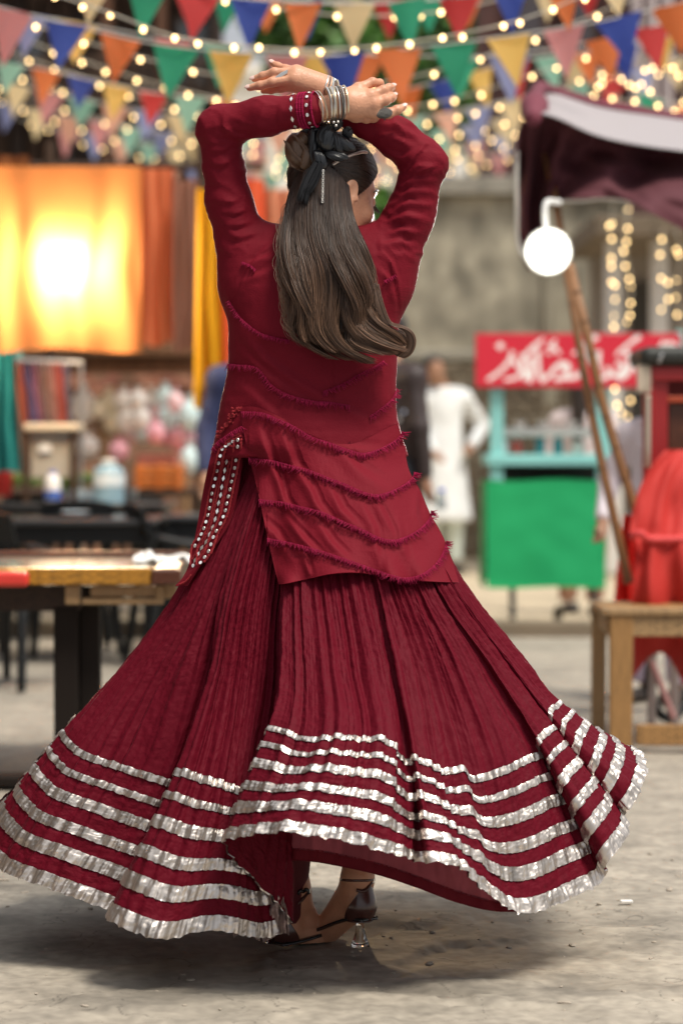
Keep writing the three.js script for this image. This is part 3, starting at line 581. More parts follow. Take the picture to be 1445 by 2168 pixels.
// each tier of the panel hangs a little over the next: the step below every fringe
const tiers = ['F4', 'F5', 'F6'].map((k) => { const a = []; for (let i = 0; i <= 40; i++) a.push(SMOOTH[k](i / 40)); return a; });
function tierStep(px, py) {
  let w = 0;
  for (const a of tiers) {
    let y = null; for (let i = 0; i < 40; i++) if ((px >= a[i][0] && px <= a[i + 1][0])) { y = lerp(a[i][1], a[i + 1][1], (px - a[i][0]) / (a[i + 1][0] - a[i][0] + 1e-6)); break; }
    if (y === null) continue;
    const d = py - y; if (d < 8 && d > -80) w += 0.0055 * (1 - sstep(4, 8, d)) * sstep(-80, 0, d);
  }
  return w;
}
function panelP(u, v, th = 0) {
  const a = LE(v), b = RE(v), bm = BOT(u), s = Math.sin(Math.PI * Math.pow(u, 0.85));
  let px = lerp(a[0], b[0], u), py = lerp(a[1], b[1], u);
  py += (bm[1] - lerp(1237, 1232, u)) * v * v; const tp = TOP(u); py += (tp[1] - lerp(872, 850, u)) * (1 - v) ** 2;
  const cz = lerp(0.035, 0.075, sstep(0.05, 0.55, v)) - 0.012 * sstep(0.6, 1, v);
  let z = Math.max(lerp(a[2], b[2], u) * 0.6, hfAt(px, py)) + lerp(0.006, 0.016, sstep(0.1, 0.5, v)) + 0.004 * s;
  z += 1.5 * foldAt(px, py, FOLDS2) + tierStep(px, py) + 0.003 * fbm(px * 0.02, py * 0.012, 3, 3) + 0.0005 * nz(px * 0.2, py * 0.1, 1);
  if (v > 0.86) z += (v - 0.86) * 0.09 * Math.sin(u * 23 + 1.5 * Math.sin(u * 9));
  return P(px, py, z - th);
}
part('back_panel', slab((u, v) => panelP(u, v), 190, 200, 0.0018, [0.45, 0.4]), M.kurta, dancer);
function panelZ(px, py) {                               // invert the panel roughly
  let u = 0.5, v = 0.5;
  for (let i = 0; i < 30; i++) { const a = LE(v), b = RE(v), bm = BOT(u); const x = lerp(a[0], b[0], u), y = lerp(a[1], b[1], u) + (bm[1] - lerp(1237, 1232, u)) * v * v + (TOP(u)[1] - lerp(872, 850, u)) * (1 - v) ** 2; u = clamp(u + (px - x) / (b[0] - a[0]), 0, 1); v = clamp(v + (py - y) / 370, 0, 1); }
  return panelP(u, v).z;
}
// front of the tunic, seen only at its edges
part('front_panel', slab((u, v) => { const py = lerp(945, 1234, v), xl = lerp(452, 390, v * v), xr = lerp(846, 950, v); return P(lerp(xl, xr, u), py, lerp(-0.03, 0.07 * u, v) - (0.11 + 0.1 * v) * Math.sin(Math.PI * u)); }, 40, 40, 0.0018, [0.45, 0.4]), M.kurta, dancer);
// ---- frayed edges: a pinked strip and hundreds of threads
function fringe(key, zf, len = 13, flip = 1, n) {
  const s = SMOOTH[key], mb = new MB(); let L = 0, pv = s(0);
  for (let i = 1; i <= 40; i++) { const q = s(i / 40); L += Math.hypot(q[0] - pv[0], q[1] - pv[1]); pv = q; }
  const N = Math.round(n ?? L / 1.7), pos = [], idx = [];
  const strip = []; for (let i = 0; i <= 60; i++) { const q = s(i / 60); strip.push(P(q[0], q[1], zf(q[0], q[1]) + 0.004)); }
  mb.add(tubeG(strip, 0.0009, 90, 5, true));
  for (let i = 0; i < N; i++) {
    const t = (i + R() * 0.8) / N, q = s(clamp(t)), q2 = s(clamp(t + 0.004)), q1 = s(clamp(t - 0.004));
    let tx = q2[0] - q1[0], ty = q2[1] - q1[1]; const tl = Math.hypot(tx, ty) || 1; tx /= tl; ty /= tl;
    let nx = -ty * flip, ny = tx * flip; if (ny < -0.1 && flip > 0) { nx = -nx; ny = -ny; }
    const l = len * 1.25 * rr(0.5, 1.15), a = rr(-0.7, 0.7) + 0.4 * Math.sin(t * 40 + key.length), dx = nx * l + tx * l * a, dy = ny * l * 0.9 + 1.5 + ty * l * a;
    const z0 = zf(q[0], q[1]) + 0.005, w = rr(0.45, 1.0);
    const p0 = P(q[0] - nx * 2.5, q[1] - ny * 2.5, z0), p1 = P(q[0] + dx * 0.5, q[1] + dy * 0.5, z0 + rr(0.003, 0.007)), p2 = P(q[0] + dx, q[1] + dy, z0 + rr(-0.001, 0.004));
    const o = pos.length / 3, wx = tx * w / 1000, wy = -ty * w / 1000;
    for (const [p, k] of [[p0, 1], [p1, 0.9], [p2, 0.35]]) { pos.push(p.x - wx * k, p.y - wy * k, p.z, p.x + wx * k, p.y + wy * k, p.z, p.x, p.y, p.z + 0.0012 * k); }
    for (const b of [0, 3]) for (const [i0, i1] of [[0, 1], [1, 2], [2, 0]]) idx.push(o + b + i0, o + b + i1, o + b + 3 + i0, o + b + i1, o + b + 3 + i1, o + b + 3 + i0);
  }
  mb.add(geom(pos, idx));
  part('frayed_edge', mb.geo, M.fringe, dancer);
}
for (const k of ['F1', 'F2', 'F2r', 'F3r', 'F0', 'F0l']) fringe(k, backZ, k === 'F1' ? 7 : k[1] === '0' ? 5 : 10);
for (const k of ['F3', 'F4', 'F5', 'F6']) fringe(k, panelZ, 11);
// ---- side panel with mirror work
const SL = pline([[449, 952, -0.005], [438, 1000, 0.0], [428, 1050, 0.01], [418, 1110, 0.03], [406, 1170, 0.05], [396, 1205, 0.065], [384, 1226, 0.075], [371, 1240, 0.08]]);
const SR = pline([[513, 905, 0.112], [514, 950, 0.115], [508, 1010, 0.12], [498, 1065, 0.125], [484, 1108, 0.13], [458, 1152, 0.13], [430, 1190, 0.125], [398, 1240, 0.10]]);
const sideP = (u, v, o = 0) => { const a = SL(v), b = SR(v); return P(lerp(a[0], b[0], u), lerp(a[1], b[1], u), Math.max(lerp(a[2], b[2], u) * 0.6, hfAt(lerp(a[0], b[0], u), lerp(a[1], b[1], u))) + 0.007 + 0.004 * Math.sin(Math.PI * u) + o + 0.0012 * fbm(u * 5, v * 14, 2, 2)); };
const side = part('side_panel', slab((u, v) => sideP(u, v), 40, 90, 0.002, [0.1, 0.4]), M.kurta, dancer);
function sideUV(px, py) { let u = 0.5, v = 0.5; for (let i = 0; i < 25; i++) { const a = SL(v), b = SR(v), x = lerp(a[0], b[0], u), y = lerp(a[1], b[1], u); u = clamp(u + 0.8 * (px - x) / Math.max(12, b[0] - a[0]), 0, 1); v = clamp(v + 0.7 * (py - y) / 300, 0, 1); } return [u, v]; }
const sideAt = (px, py, o) => { const [u, v] = sideUV(px, py); const z = sideP(u, v).z; return P(px, py, z + o); };
const c7 = ([x, y]) => [380 + x / 5.558, 880 + y / 5.558];
const MIR_R = [[685, 285], [683, 365], [680, 440], [665, 525], [650, 615], [632, 700], [612, 775], [595, 868], [575, 950], [555, 1035], [540, 1115], [515, 1190], [482, 1270], [432, 1355], [398, 1430], [370, 1515], [342, 1595], [297, 1665], [247, 1730]];
const MIR_L = [[505, 395], [480, 475], [460, 560], [442, 650], [422, 742], [402, 830], [382, 917], [368, 1000], [352, 1090], [335, 1170], [312, 1250], [287, 1325], [257, 1395], [228, 1455], [183, 1530], [160, 1765]];
const MIR_M = [[553, 540], [533, 645], [517, 740], [498, 840], [484, 935], [460, 1030], [443, 1125], [420, 1220], [390, 1315], [355, 1395], [313, 1485], [262, 1555], [218, 1630], [185, 1700]];
const MIR_T = [[545, 358], [583, 335], [627, 303]];
function mirrorShape(kind, rx, ry) {
  const s = new THREE.Shape();
  if (kind === 'diamond') { s.moveTo(0, -ry); s.lineTo(rx, 0); s.lineTo(0, ry); s.lineTo(-rx, 0); s.closePath(); } else s.absellipse(0, 0, rx, ry, 0, Math.PI * 2);
  return new THREE.ExtrudeGeometry(s, { depth: 0.0008, bevelEnabled: true, bevelThickness: 0.0005, bevelSize: 0.0005, bevelSegments: 1, curveSegments: 8 });
}
const mRound = mirrorShape('round', 0.0028, 0.0036), mDia = mirrorShape('diamond', 0.0029, 0.0064);
function sew(list, g, parent, cv = c7, at = sideAt) {
  list.forEach((c, i) => {
    const [px, py] = cv(c), m = part('mirror', g, M.mirror, parent), nxt = cv(list[Math.min(i + 1, list.length - 1)]), prv = cv(list[Math.max(i - 1, 0)]);
    m.position.copy(at(px, py, 0.0045));
    m.rotation.set(rr(-0.5, 0.1), -0.35 + rr(-0.25, 0.3), -Math.atan2(nxt[0] - prv[0], nxt[1] - prv[1]) * -1);
  });
}
sew(MIR_R, mRound, side); sew(MIR_L, mRound, side); sew(MIR_M, mDia, side); sew(MIR_T, mRound, side);
{ // stitched cords between the rows of mirrors
  const line = (l, dx, dy = 0) => l.map(c7).map(([x, y]) => sideAt(x + dx, y + dy, 0.004));
  const mb = new MB();
  const braid = (pts, r) => { const c = curve(pts), n = Math.round(c.getLength() / 0.0032); for (let i = 0; i < n; i++) { const p = c.getPointAt(i / n); mb.add(new THREE.IcosahedronGeometry(r * rr(0.8, 1.15), 0), new THREE.Matrix4().makeTranslation(p.x + rr(-1, 1) * 0.0006, p.y, p.z)); } };
  braid(line(MIR_R, 7), 0.0031); braid(line(MIR_R, -8), 0.0027); braid(line(MIR_L, -6), 0.0027); braid(line(MIR_L, 7), 0.0027); braid(line(MIR_M, -6), 0.0024); braid(line(MIR_M, 6), 0.0024);
  braid([[492, 945], [477, 937], [494, 925], [508, 918]].map(([x, y]) => sideAt(x, y, 0.004)), 0.0028); braid([[466, 952], [488, 934], [511, 922]].map(([x, y]) => sideAt(x, y, 0.004)), 0.0028);
  braid([[404, 1218], [392, 1232], [378, 1238]].map(([x, y]) => sideAt(x, y, 0.004)), 0.0026);
  part('braid', mb.geo, M.cord, side);
}
SMOOTH.FS = pline([[449, 952], [460, 938], [476, 926], [494, 914], [512, 904]]); F_LINES.FS = 1;
fringe('FS', (x, y) => sideAt(x, y, 0).z, 11);
{ // loose braid running down the left side seam
  const mb = new MB(); const pts = []; for (let i = 0; i <= 16; i++) { const t = i / 16; pts.push([lerp(506, 462, t) + 4 * Math.sin(i * 2.1), lerp(862, 925, t) + 3 * Math.cos(i * 1.7)]); }
  for (const [x, y] of pts) for (let k = 0; k < 5; k++) { const p = P(x + rr(-6, 6), y + rr(-4, 4), backZ(x, y) + 0.002); mb.add(new THREE.IcosahedronGeometry(0.0028, 0), new THREE.Matrix4().makeTranslation(p.x, p.y, p.z)); }
  part('braid', mb.geo, M.cord, dancer);
}
// ---------------------------------------------------------------- body: one continuous surface (torso, arms, hands, head, legs, feet)
const HC = P(707, 404, -0.012);                          // middle of the head
const YAW = 57 * Math.PI / 180, HP = 20 * Math.PI / 180;
const HF = V(Math.sin(YAW) * Math.cos(HP), -Math.sin(HP), -Math.cos(YAW) * Math.cos(HP));
const HX = V(0, 1, 0).cross(HF).normalize(), HU = HF.clone().cross(HX).normalize();
const toHead = (x, y, z) => { const a = x - HC.x, b = y - HC.y, c = z - HC.z; return [a * HX.x + b * HX.y + c * HX.z, a * HU.x + b * HU.y + c * HU.z, a * HF.x + b * HF.y + c * HF.z]; };
const fromHead = (x, y, z) => V(HC.x + HX.x * x + HU.x * y + HF.x * z, HC.y + HX.y * x + HU.y * y + HF.y * z, HC.z + HX.z * x + HU.z * y + HF.z * z);
const SK = { c: V(0, 0.022, -0.012), r: [0.071, 0.090, 0.090] };
function skullF(x, y, z) { return ell(x, y, z, SK.c, ...SK.r); }
function headF(x, y, z) {
  const ax = Math.abs(x);
  let d = skullF(x, y, z);
  d = smin(d, ell(x, y, z, V(0, -0.03, 0.034), 0.058, 0.082, 0.056), 0.03);             // face
  d = smin(d, cap(ax, y, z, V(0.050, -0.052, -0.002), V(0.016, -0.098, 0.066), 0.017, 0.014), 0.028);   // jaw
  d = smin(d, ell(ax, y, z, V(0.036, -0.032, 0.068), 0.021, 0.02, 0.016), 0.022);        // cheek
  d = smin(d, cap(x, y, z, V(0, 0.012, 0.090), V(0, -0.028, 0.108), 0.0075, 0.0095), 0.012); // nose
  d = smin(d, ell(ax, y, z, V(0.010, -0.031, 0.099), 0.008, 0.007, 0.009), 0.006);
  d = smin(d, cap(ax, y, z, V(0.010, 0.026, 0.087), V(0.044, 0.022, 0.066), 0.006, 0.005), 0.014);  // brow
  d = -smin(-d, ell(ax, y, z, V(0.031, 0.004, 0.091), 0.014, 0.0085, 0.01), 0.008);      // eye socket
  d = smin(d, ell(ax, y, z, V(0.031, 0.002, 0.074), 0.0125, 0.0115, 0.0125), 0.003);
  d = smin(d, ell(x, y, z, V(0, -0.057, 0.092), 0.021, 0.0052, 0.010), 0.006);          // lips
  d = smin(d, ell(x, y, z, V(0, -0.067, 0.091), 0.018, 0.0060, 0.010), 0.005);
  d = smin(d, ell(x, y, z, V(0, -0.1, 0.078), 0.016, 0.014, 0.013), 0.015);             // chin
  // ear: rim, bowl and lobe
  let e = ell(ax, y, z, V(0.080, -0.014, -0.008), 0.0085, 0.030, 0.0185);
  e = smin(e, ell(ax, y, z, V(0.075, -0.041, 0.001), 0.008, 0.011, 0.009), 0.008);
  e = -smin(-e, ell(ax, y, z, V(0.090, -0.011, -0.006), 0.0075, 0.019, 0.0105), 0.004);
  e = smin(e, ell(ax, y, z, V(0.082, -0.022, 0.010), 0.004, 0.007, 0.005), 0.004);
  d = smin(d, e, 0.007);
  return d;
}
const hl = [[672, 231, .12], [738, 221, .125]].map(Q);
const FL = [
  [[[758, 188, .118], [788, 174, .105], [803, 176, .09], [806, 182, .078]], [.0112, .0092, .0082, .0072]],
  [[[784, 202, .126], [811, 191, .117], [823, 186, .108], [830, 184, .1]], [.0116, .0096, .0085, .0072]],
  [[[790, 220, .128], [816, 212, .122], [827, 207, .114], [833, 204, .106]], [.0116, .0097, .0086, .0074]],
  [[[792, 238, .118], [822, 240, .113], [840, 233, .108], [853, 227, .102]], [.0122, .0104, .0094, .0076]],
  [[[752, 243, .105], [775, 249, .088], [790, 249, .075], [803, 245, .066]], [.0135, .011, .0098, .0078]],
];
const FR = [
  [[[628, 151, .045], [604, 146, .036], [588, 140, .026], [577, 134, .018]], [.0108, .0088, .0078, .0066]],
  [[[626, 155, .054], [580, 153, .052], [556, 161, .046], [538, 167, .04]], [.0114, .0093, .0083, .0068]],
  [[[622, 168, .06], [576, 174, .062], [550, 181, .057], [528, 186, .05]], [.0118, .0097, .0086, .0072]],
  [[[626, 182, .052], [594, 186, .044], [574, 190, .034], [558, 192, .026]], [.0116, .0096, .0086, .007]],
  [[[662, 200, .034], [640, 206, .02], [622, 208, .01], [610, 209, .002]], [.0135, .011, .0096, .0078]],
];
FL.forEach((f) => (f[0] = f[0].map(Q))); FR.forEach((f) => (f[0] = f[0].map(Q)));
function handF(x, y, z, wrist, F, palmZ) {
  let d = cap(x, y, z, wrist[0], wrist[1], 0.0255, 0.0245);
  const base = wrist[1];
  let palm = 9;
  for (let i = 0; i < 4; i++) { const k = F[i][0][0], s = V(lerp(base.x, k.x, 0.12), lerp(base.y, k.y, 0.12 + 0.3), lerp(base.z, k.z, 0.1)); palm = smin(palm, cap(x, y, z, s, k, 0.0185, F[i][1][0] * 1.12), 0.016); }
  d = smin(d, palm, 0.022);
  for (let i = 0; i < 5; i++) {
    let f = 9; const [J, r] = F[i];
    for (let k = 0; k < 3; k++) f = smin(f, cap(x, y, z, J[k], J[k + 1], r[k], r[k + 1]), 0.003);
    if (i === 4) f = smin(f, cap(x, y, z, V(lerp(base.x, J[0].x, 0.3), base.y, base.z - 0.006), J[0], 0.018, 0.0135), 0.012);
    for (const k of [0, 1, 2]) f = smin(f, Math.hypot(x - J[k].x, y - J[k].y, z - J[k].z) - r[k] * 1.07, 0.004);
    d = smin(d, f, i === 4 ? 0.010 : 0.0055);
  }
  return d;
}
const wl = hl, wr = [[752, 236, .045], [697, 203, .05]].map(Q);
// feet: ankles, heels, balls, toes
const FEET = [
  { an: P(757, 1858, 0.03), he: P(762, 1915, 0.035), ba: P(676, 1986, -0.06), to: P(640, 2002, -0.1), kn: P(742, 1500, -0.05) },
  { an: P(622, 1880, -0.01), he: P(604, 1966, 0.015), ba: P(672, 1990, -0.05), to: P(694, 1998, -0.08), kn: P(630, 1500, -0.06) },
];
function footF(x, y, z) {
  let d = 9;
  for (const f of FEET) {
    let e = cap(x, y, z, f.kn, f.an, 0.050, 0.0275);
    e = smin(e, cap(x, y, z, f.an, f.he, 0.0275, 0.025), 0.02);
    e = smin(e, cap(x, y, z, f.he, f.ba, 0.027, 0.024), 0.02);
    e = smin(e, cap(x, y, z, f.an, f.ba, 0.027, 0.022), 0.025);
    e = smin(e, cap(x, y, z, f.ba, f.to, 0.024, 0.013), 0.015);
    d = Math.min(d, e);
  }
  return d;
}
{
  const parts = [];
  const inner = (x, y, z) => {                           // hidden under the clothes
    let d = torsoF(x, y, z) + 0.012; d = smin(d, chainF(x, y, z, armL, rL) + 0.007, 0.05); d = smin(d, chainF(x, y, z, armR, rR) + 0.007, 0.05);
    d = smin(d, cap(x, y, z, P(700, 545, -0.005), P(712, 460, -0.012), 0.052, 0.05), 0.03);
    for (const f of FEET) d = smin(d, cap(x, y, z, V(f.kn.x * 0.5 - 0.03, 0.92, 0), f.kn, 0.085, 0.055), 0.04), d = smin(d, cap(x, y, z, f.kn, f.an, 0.046, 0.025), 0.03);
    d = smin(d, ell(x, y, z, V(-0.05, 0.92, 0.01), 0.15, 0.13, 0.11), 0.04);
    return d;
  };
  parts.push(nets(inner, V(-0.36, 0.2, -0.18), V(0.27, 1.86, 0.2), 0.013));
  parts.push(nets((x, y, z) => handF(x, y, z, wl, FL), V(-0.075, P(0, 275, .1).y, 0.03), V(0.15, P(0, 150, .1).y, 0.165), 0.0026));
  parts.push(nets((x, y, z) => handF(x, y, z, wr, FR), V(-0.215, P(0, 270, .05).y, -0.02), V(0.05, P(0, 118, .05).y, 0.095), 0.0026));
  const hg = nets((x, y, z) => smin(headF(x, y, z), cap(x, y, z, V(0, -0.03, -0.03), V(-0.01, -0.16, -0.035), 0.052, 0.052), 0.03), V(-0.1, -0.17, -0.13), V(0.1, 0.135, 0.14), 0.0032);
  const p = hg.attributes.position; for (let i = 0; i < p.count; i++) { const q = fromHead(p.getX(i), p.getY(i), p.getZ(i)); p.setXYZ(i, q.x, q.y, q.z); } hg.computeVertexNormals();
  parts.push(hg);
  parts.push(nets(footF, V(-0.19, -0.005, -0.16), V(0.12, 0.3, 0.12), 0.004));
  const KN = [FL, FR].flatMap((F) => F.flatMap((f) => [[f[0][0], 1], [f[0][1], 1], [f[0][2], 0.8], [f[0][3], 0.7]]));
  part('body', tintG(mergeGeometries(parts), (x, y, z) => { let k = 0; if (y > 1.6 && (x < -0.06 || x > 0.02)) for (const [q, w] of KN) { const d = Math.hypot(x - q.x, y - q.y, z - q.z); if (d < 0.018) k = Math.max(k, w * (1 - d / 0.018)); } const m = 1 + 0.10 * fbm(x * 40, y * 40, z * 40, 3) + 0.06 * nz(x * 160, y * 160, z * 160); return [m * (1 - 0.10 * k), m * (1 - 0.24 * k), m * (1 - 0.28 * k)]; }), M.skin, dancer);
  // lashes and brow of the visible eye
  const lash = new MB();
  for (let i = 0; i < 16; i++) { const t = i / 15, a = fromHead(-0.042 + 0.022 * t, -0.004 + 0.003 * Math.sin(t * 3), 0.083 + 0.005 * Math.sin(t * 3)), b = fromHead(-0.048 + 0.026 * t, -0.013 - 0.002 * Math.sin(t * 3), 0.096 + 0.006 * Math.sin(t * 3)); lash.add(tubeG([a, a.clone().lerp(b, 0.5).add(V(0, -0.001, 0)), b], (q) => 0.0008 * (1.1 - q), 4, 4, false)); }
  lash.add(tubeG([fromHead(-0.046, -0.003, 0.08), fromHead(-0.033, -0.007, 0.0885), fromHead(-0.02, -0.004, 0.089)], 0.0013, 8, 5));
  part('eyelashes', lash.geo, M.black, dancer);
  part('eyebrow', tubeG([fromHead(-0.056, 0.018, 0.062), fromHead(-0.04, 0.03, 0.078), fromHead(-0.016, 0.027, 0.094)], (t) => 0.0028 * Math.sin(Math.PI * clamp(t * 0.8 + 0.15)), 12, 6), M.black, dancer);
}
// nails on the fingers that show
for (const [F, list] of [[FL, [0, 1, 2, 3]], [FR, [0, 1, 2]]]) for (const i of list) {
  const J = F[i][0], r = F[i][1], a = J[2], b = J[3], d = b.clone().sub(a).normalize();
  const g = new THREE.SphereGeometry(1, 10, 8); g.scale(0.0075, 0.0048, 0.0018);
  const up = V(0, 0.55, 1).sub(d.clone().multiplyScalar(d.dot(V(0, 0.55, 1)))).normalize(), m = new THREE.Matrix4().makeBasis(d, up.clone().cross(d), up);
  m.setPosition(b.clone().addScaledVector(up, r[3] * 0.82).addScaledVector(d, 0.002));
  part('fingernail', g.applyMatrix4(m), M.nail, dancer);
}
// ---------------------------------------------------------------- rings, bangles and cuff
function bangle(px, py, z, rad, th, tiltX, tiltY, m, sp) {
  const g = new THREE.TorusGeometry(rad, th, 8, 40); const p = g.attributes.position;
  if (sp) { for (let i = 0; i < p.count; i++) { const a = Math.atan2(p.getY(i), p.getX(i)), k = 1 + sp * (0.5 + 0.5 * Math.sin(a * 40)); const q = Math.hypot(p.getX(i), p.getY(i)), d = q - rad; p.setXYZ(i, Math.cos(a) * (rad + d * k), Math.sin(a) * (rad + d * k), p.getZ(i) * k); } g.computeVertexNormals(); }
  g.rotateY(Math.PI / 2 + tiltY); g.rotateZ(tiltX); const c = P(px, py, z); g.translate(c.x, c.y, c.z);
  part('bangle', g, m, dancer);
}
bangle(670, 228, .122, .0335, .0013, .22, .35, M.metal); bangle(679, 227, .122, .0335, .0016, .30, .30, M.gold, .5); bangle(694, 221, .122, .034, .0022, .16, .2, M.metal, .8);
bangle(699, 221, .123, .0345, .0016, .12, .22, M.gold); bangle(703, 220, .123, .0335, .0021, .10, .15, M.metal, .9); bangle(708, 219, .123, .034, .0015, .09, .1, M.gold);
bangle(713, 219, .124, .0335, .0021, .12, .16, M.metal); bangle(718, 218, .124, .0335, .0014, .14, .2, M.oxid, .8); bangle(724, 217, .124, .033, .0016, .12, .15, M.metal, .6); bangle(730, 216, .124, .033, .0024, .12, .18, M.gold);
for (let i = 0; i < 6; i++) bangle(684 + i * 5, 188 + i * 2.2, .05, .0285, i % 3 ? .0016 : .0021, -.35 + .05 * i, .15 + .05 * (i % 3), [M.metal, M.oxid, M.gold][i % 3], i % 2 ? .6 : 0);
{ const b = new MB(); for (const [x, y, z] of [[708, 171, .062], [703, 176, .064], [684, 165, .06], [715, 258, .15], [706, 259, .148], [711, 266, .15]]) { const c = P(x, y, z); b.add(new THREE.IcosahedronGeometry(x > 700 && y < 200 ? 0.0052 : 0.0032, 2), new THREE.Matrix4().makeTranslation(c.x, c.y, c.z)); } part('silver_bell', b.geo, M.metal, dancer); }
{ // big oval ring and the long plate ring
  const c = P(813, 240, .129), g = new THREE.SphereGeometry(1, 28, 16); g.scale(0.0172, 0.0108, 0.0055); const p = g.attributes.position; for (let i = 0; i < p.count; i++) { const w = 0.0009 * Math.sin(Math.atan2(p.getY(i), p.getX(i)) * 14) * Math.sin(Math.hypot(p.getX(i), p.getY(i)) * 1200); p.setZ(i, p.getZ(i) + w); } g.computeVertexNormals(); g.rotateZ(0.14); g.translate(c.x, c.y, c.z);
  const ring = part('ring', g, M.oxid, dancer); const t = new THREE.TorusGeometry(0.0118, 0.0016, 6, 24); t.rotateY(Math.PI / 2); t.rotateZ(0.1); t.translate(c.x, c.y, c.z - 0.012); part('band', t, M.oxid, ring);
  const s = new THREE.Shape(); s.moveTo(-0.021, -0.004); s.lineTo(-0.012, -0.0062); s.lineTo(0.018, 0.002); s.lineTo(0.021, 0.0085); s.lineTo(0.006, 0.006); s.closePath();
  const e = new THREE.ExtrudeGeometry(s, { depth: 0.002, bevelEnabled: true, bevelSize: 0.0006, bevelThickness: 0.0006, bevelSegments: 1 }); e.rotateZ(0.28); const q = P(591, 162, .066); e.translate(q.x, q.y, q.z); part('ring', e, M.metal, dancer);
}
{ // embroidered cuff of the left sleeve
  const a = P(620, 236, .108), b = P(668, 231, .121);
  const g = tubeG([a, a.clone().lerp(b, 0.5), b], (t) => 0.0345 - 0.002 * t, 16, 36); const p = g.attributes.position, n = g.attributes.normal;
  for (let i = 0; i < p.count; i++) { const w = 0.0014 * nz(p.getX(i) * 260, p.getY(i) * 260, p.getZ(i) * 260); p.setXYZ(i, p.getX(i) + n.getX(i) * w, p.getY(i) + n.getY(i) * w, p.getZ(i) + n.getZ(i) * w); } g.computeVertexNormals();
  const cuff = part('cuff', g, M.kurta, dancer); const ax = b.clone().sub(a).normalize();
  const bd = new MB(); for (const t of [0.38, 0.5, 0.62, 1.0]) for (let i = 0; i < 60; i++) { const th = i / 60 * Math.PI * 2, c = a.clone().lerp(b, t), N1 = V(0, 1, 0).sub(ax.clone().multiplyScalar(ax.y)).normalize(), N2 = ax.clone().cross(N1); c.addScaledVector(N1, Math.cos(th) * 0.0355).addScaledVector(N2, Math.sin(th) * 0.0355); bd.add(new THREE.IcosahedronGeometry(0.0026 * rr(0.8, 1.2), 0), new THREE.Matrix4().makeTranslation(c.x, c.y, c.z)); } part('braid', bd.geo, M.fringe, cuff);
  for (const [t, gm, ns] of [[0.12, mDia, 10], [0.8, mRound, 11]]) for (let i = 0; i < ns; i++) { const th = i / ns * Math.PI * 2 + 0.3, N1 = V(0, 1, 0).sub(ax.clone().multiplyScalar(ax.y)).normalize(), N2 = ax.clone().cross(N1), nn = N1.clone().multiplyScalar(Math.cos(th)).addScaledVector(N2, Math.sin(th)), c = a.clone().lerp(b, t).addScaledVector(nn, 0.0352); const m = part('mirror', gm, M.mirror, cuff); const tn = nn.clone().cross(ax); m.applyMatrix4(new THREE.Matrix4().makeBasis(ax, tn.multiplyScalar(-1), nn).setPosition(c)); }
}
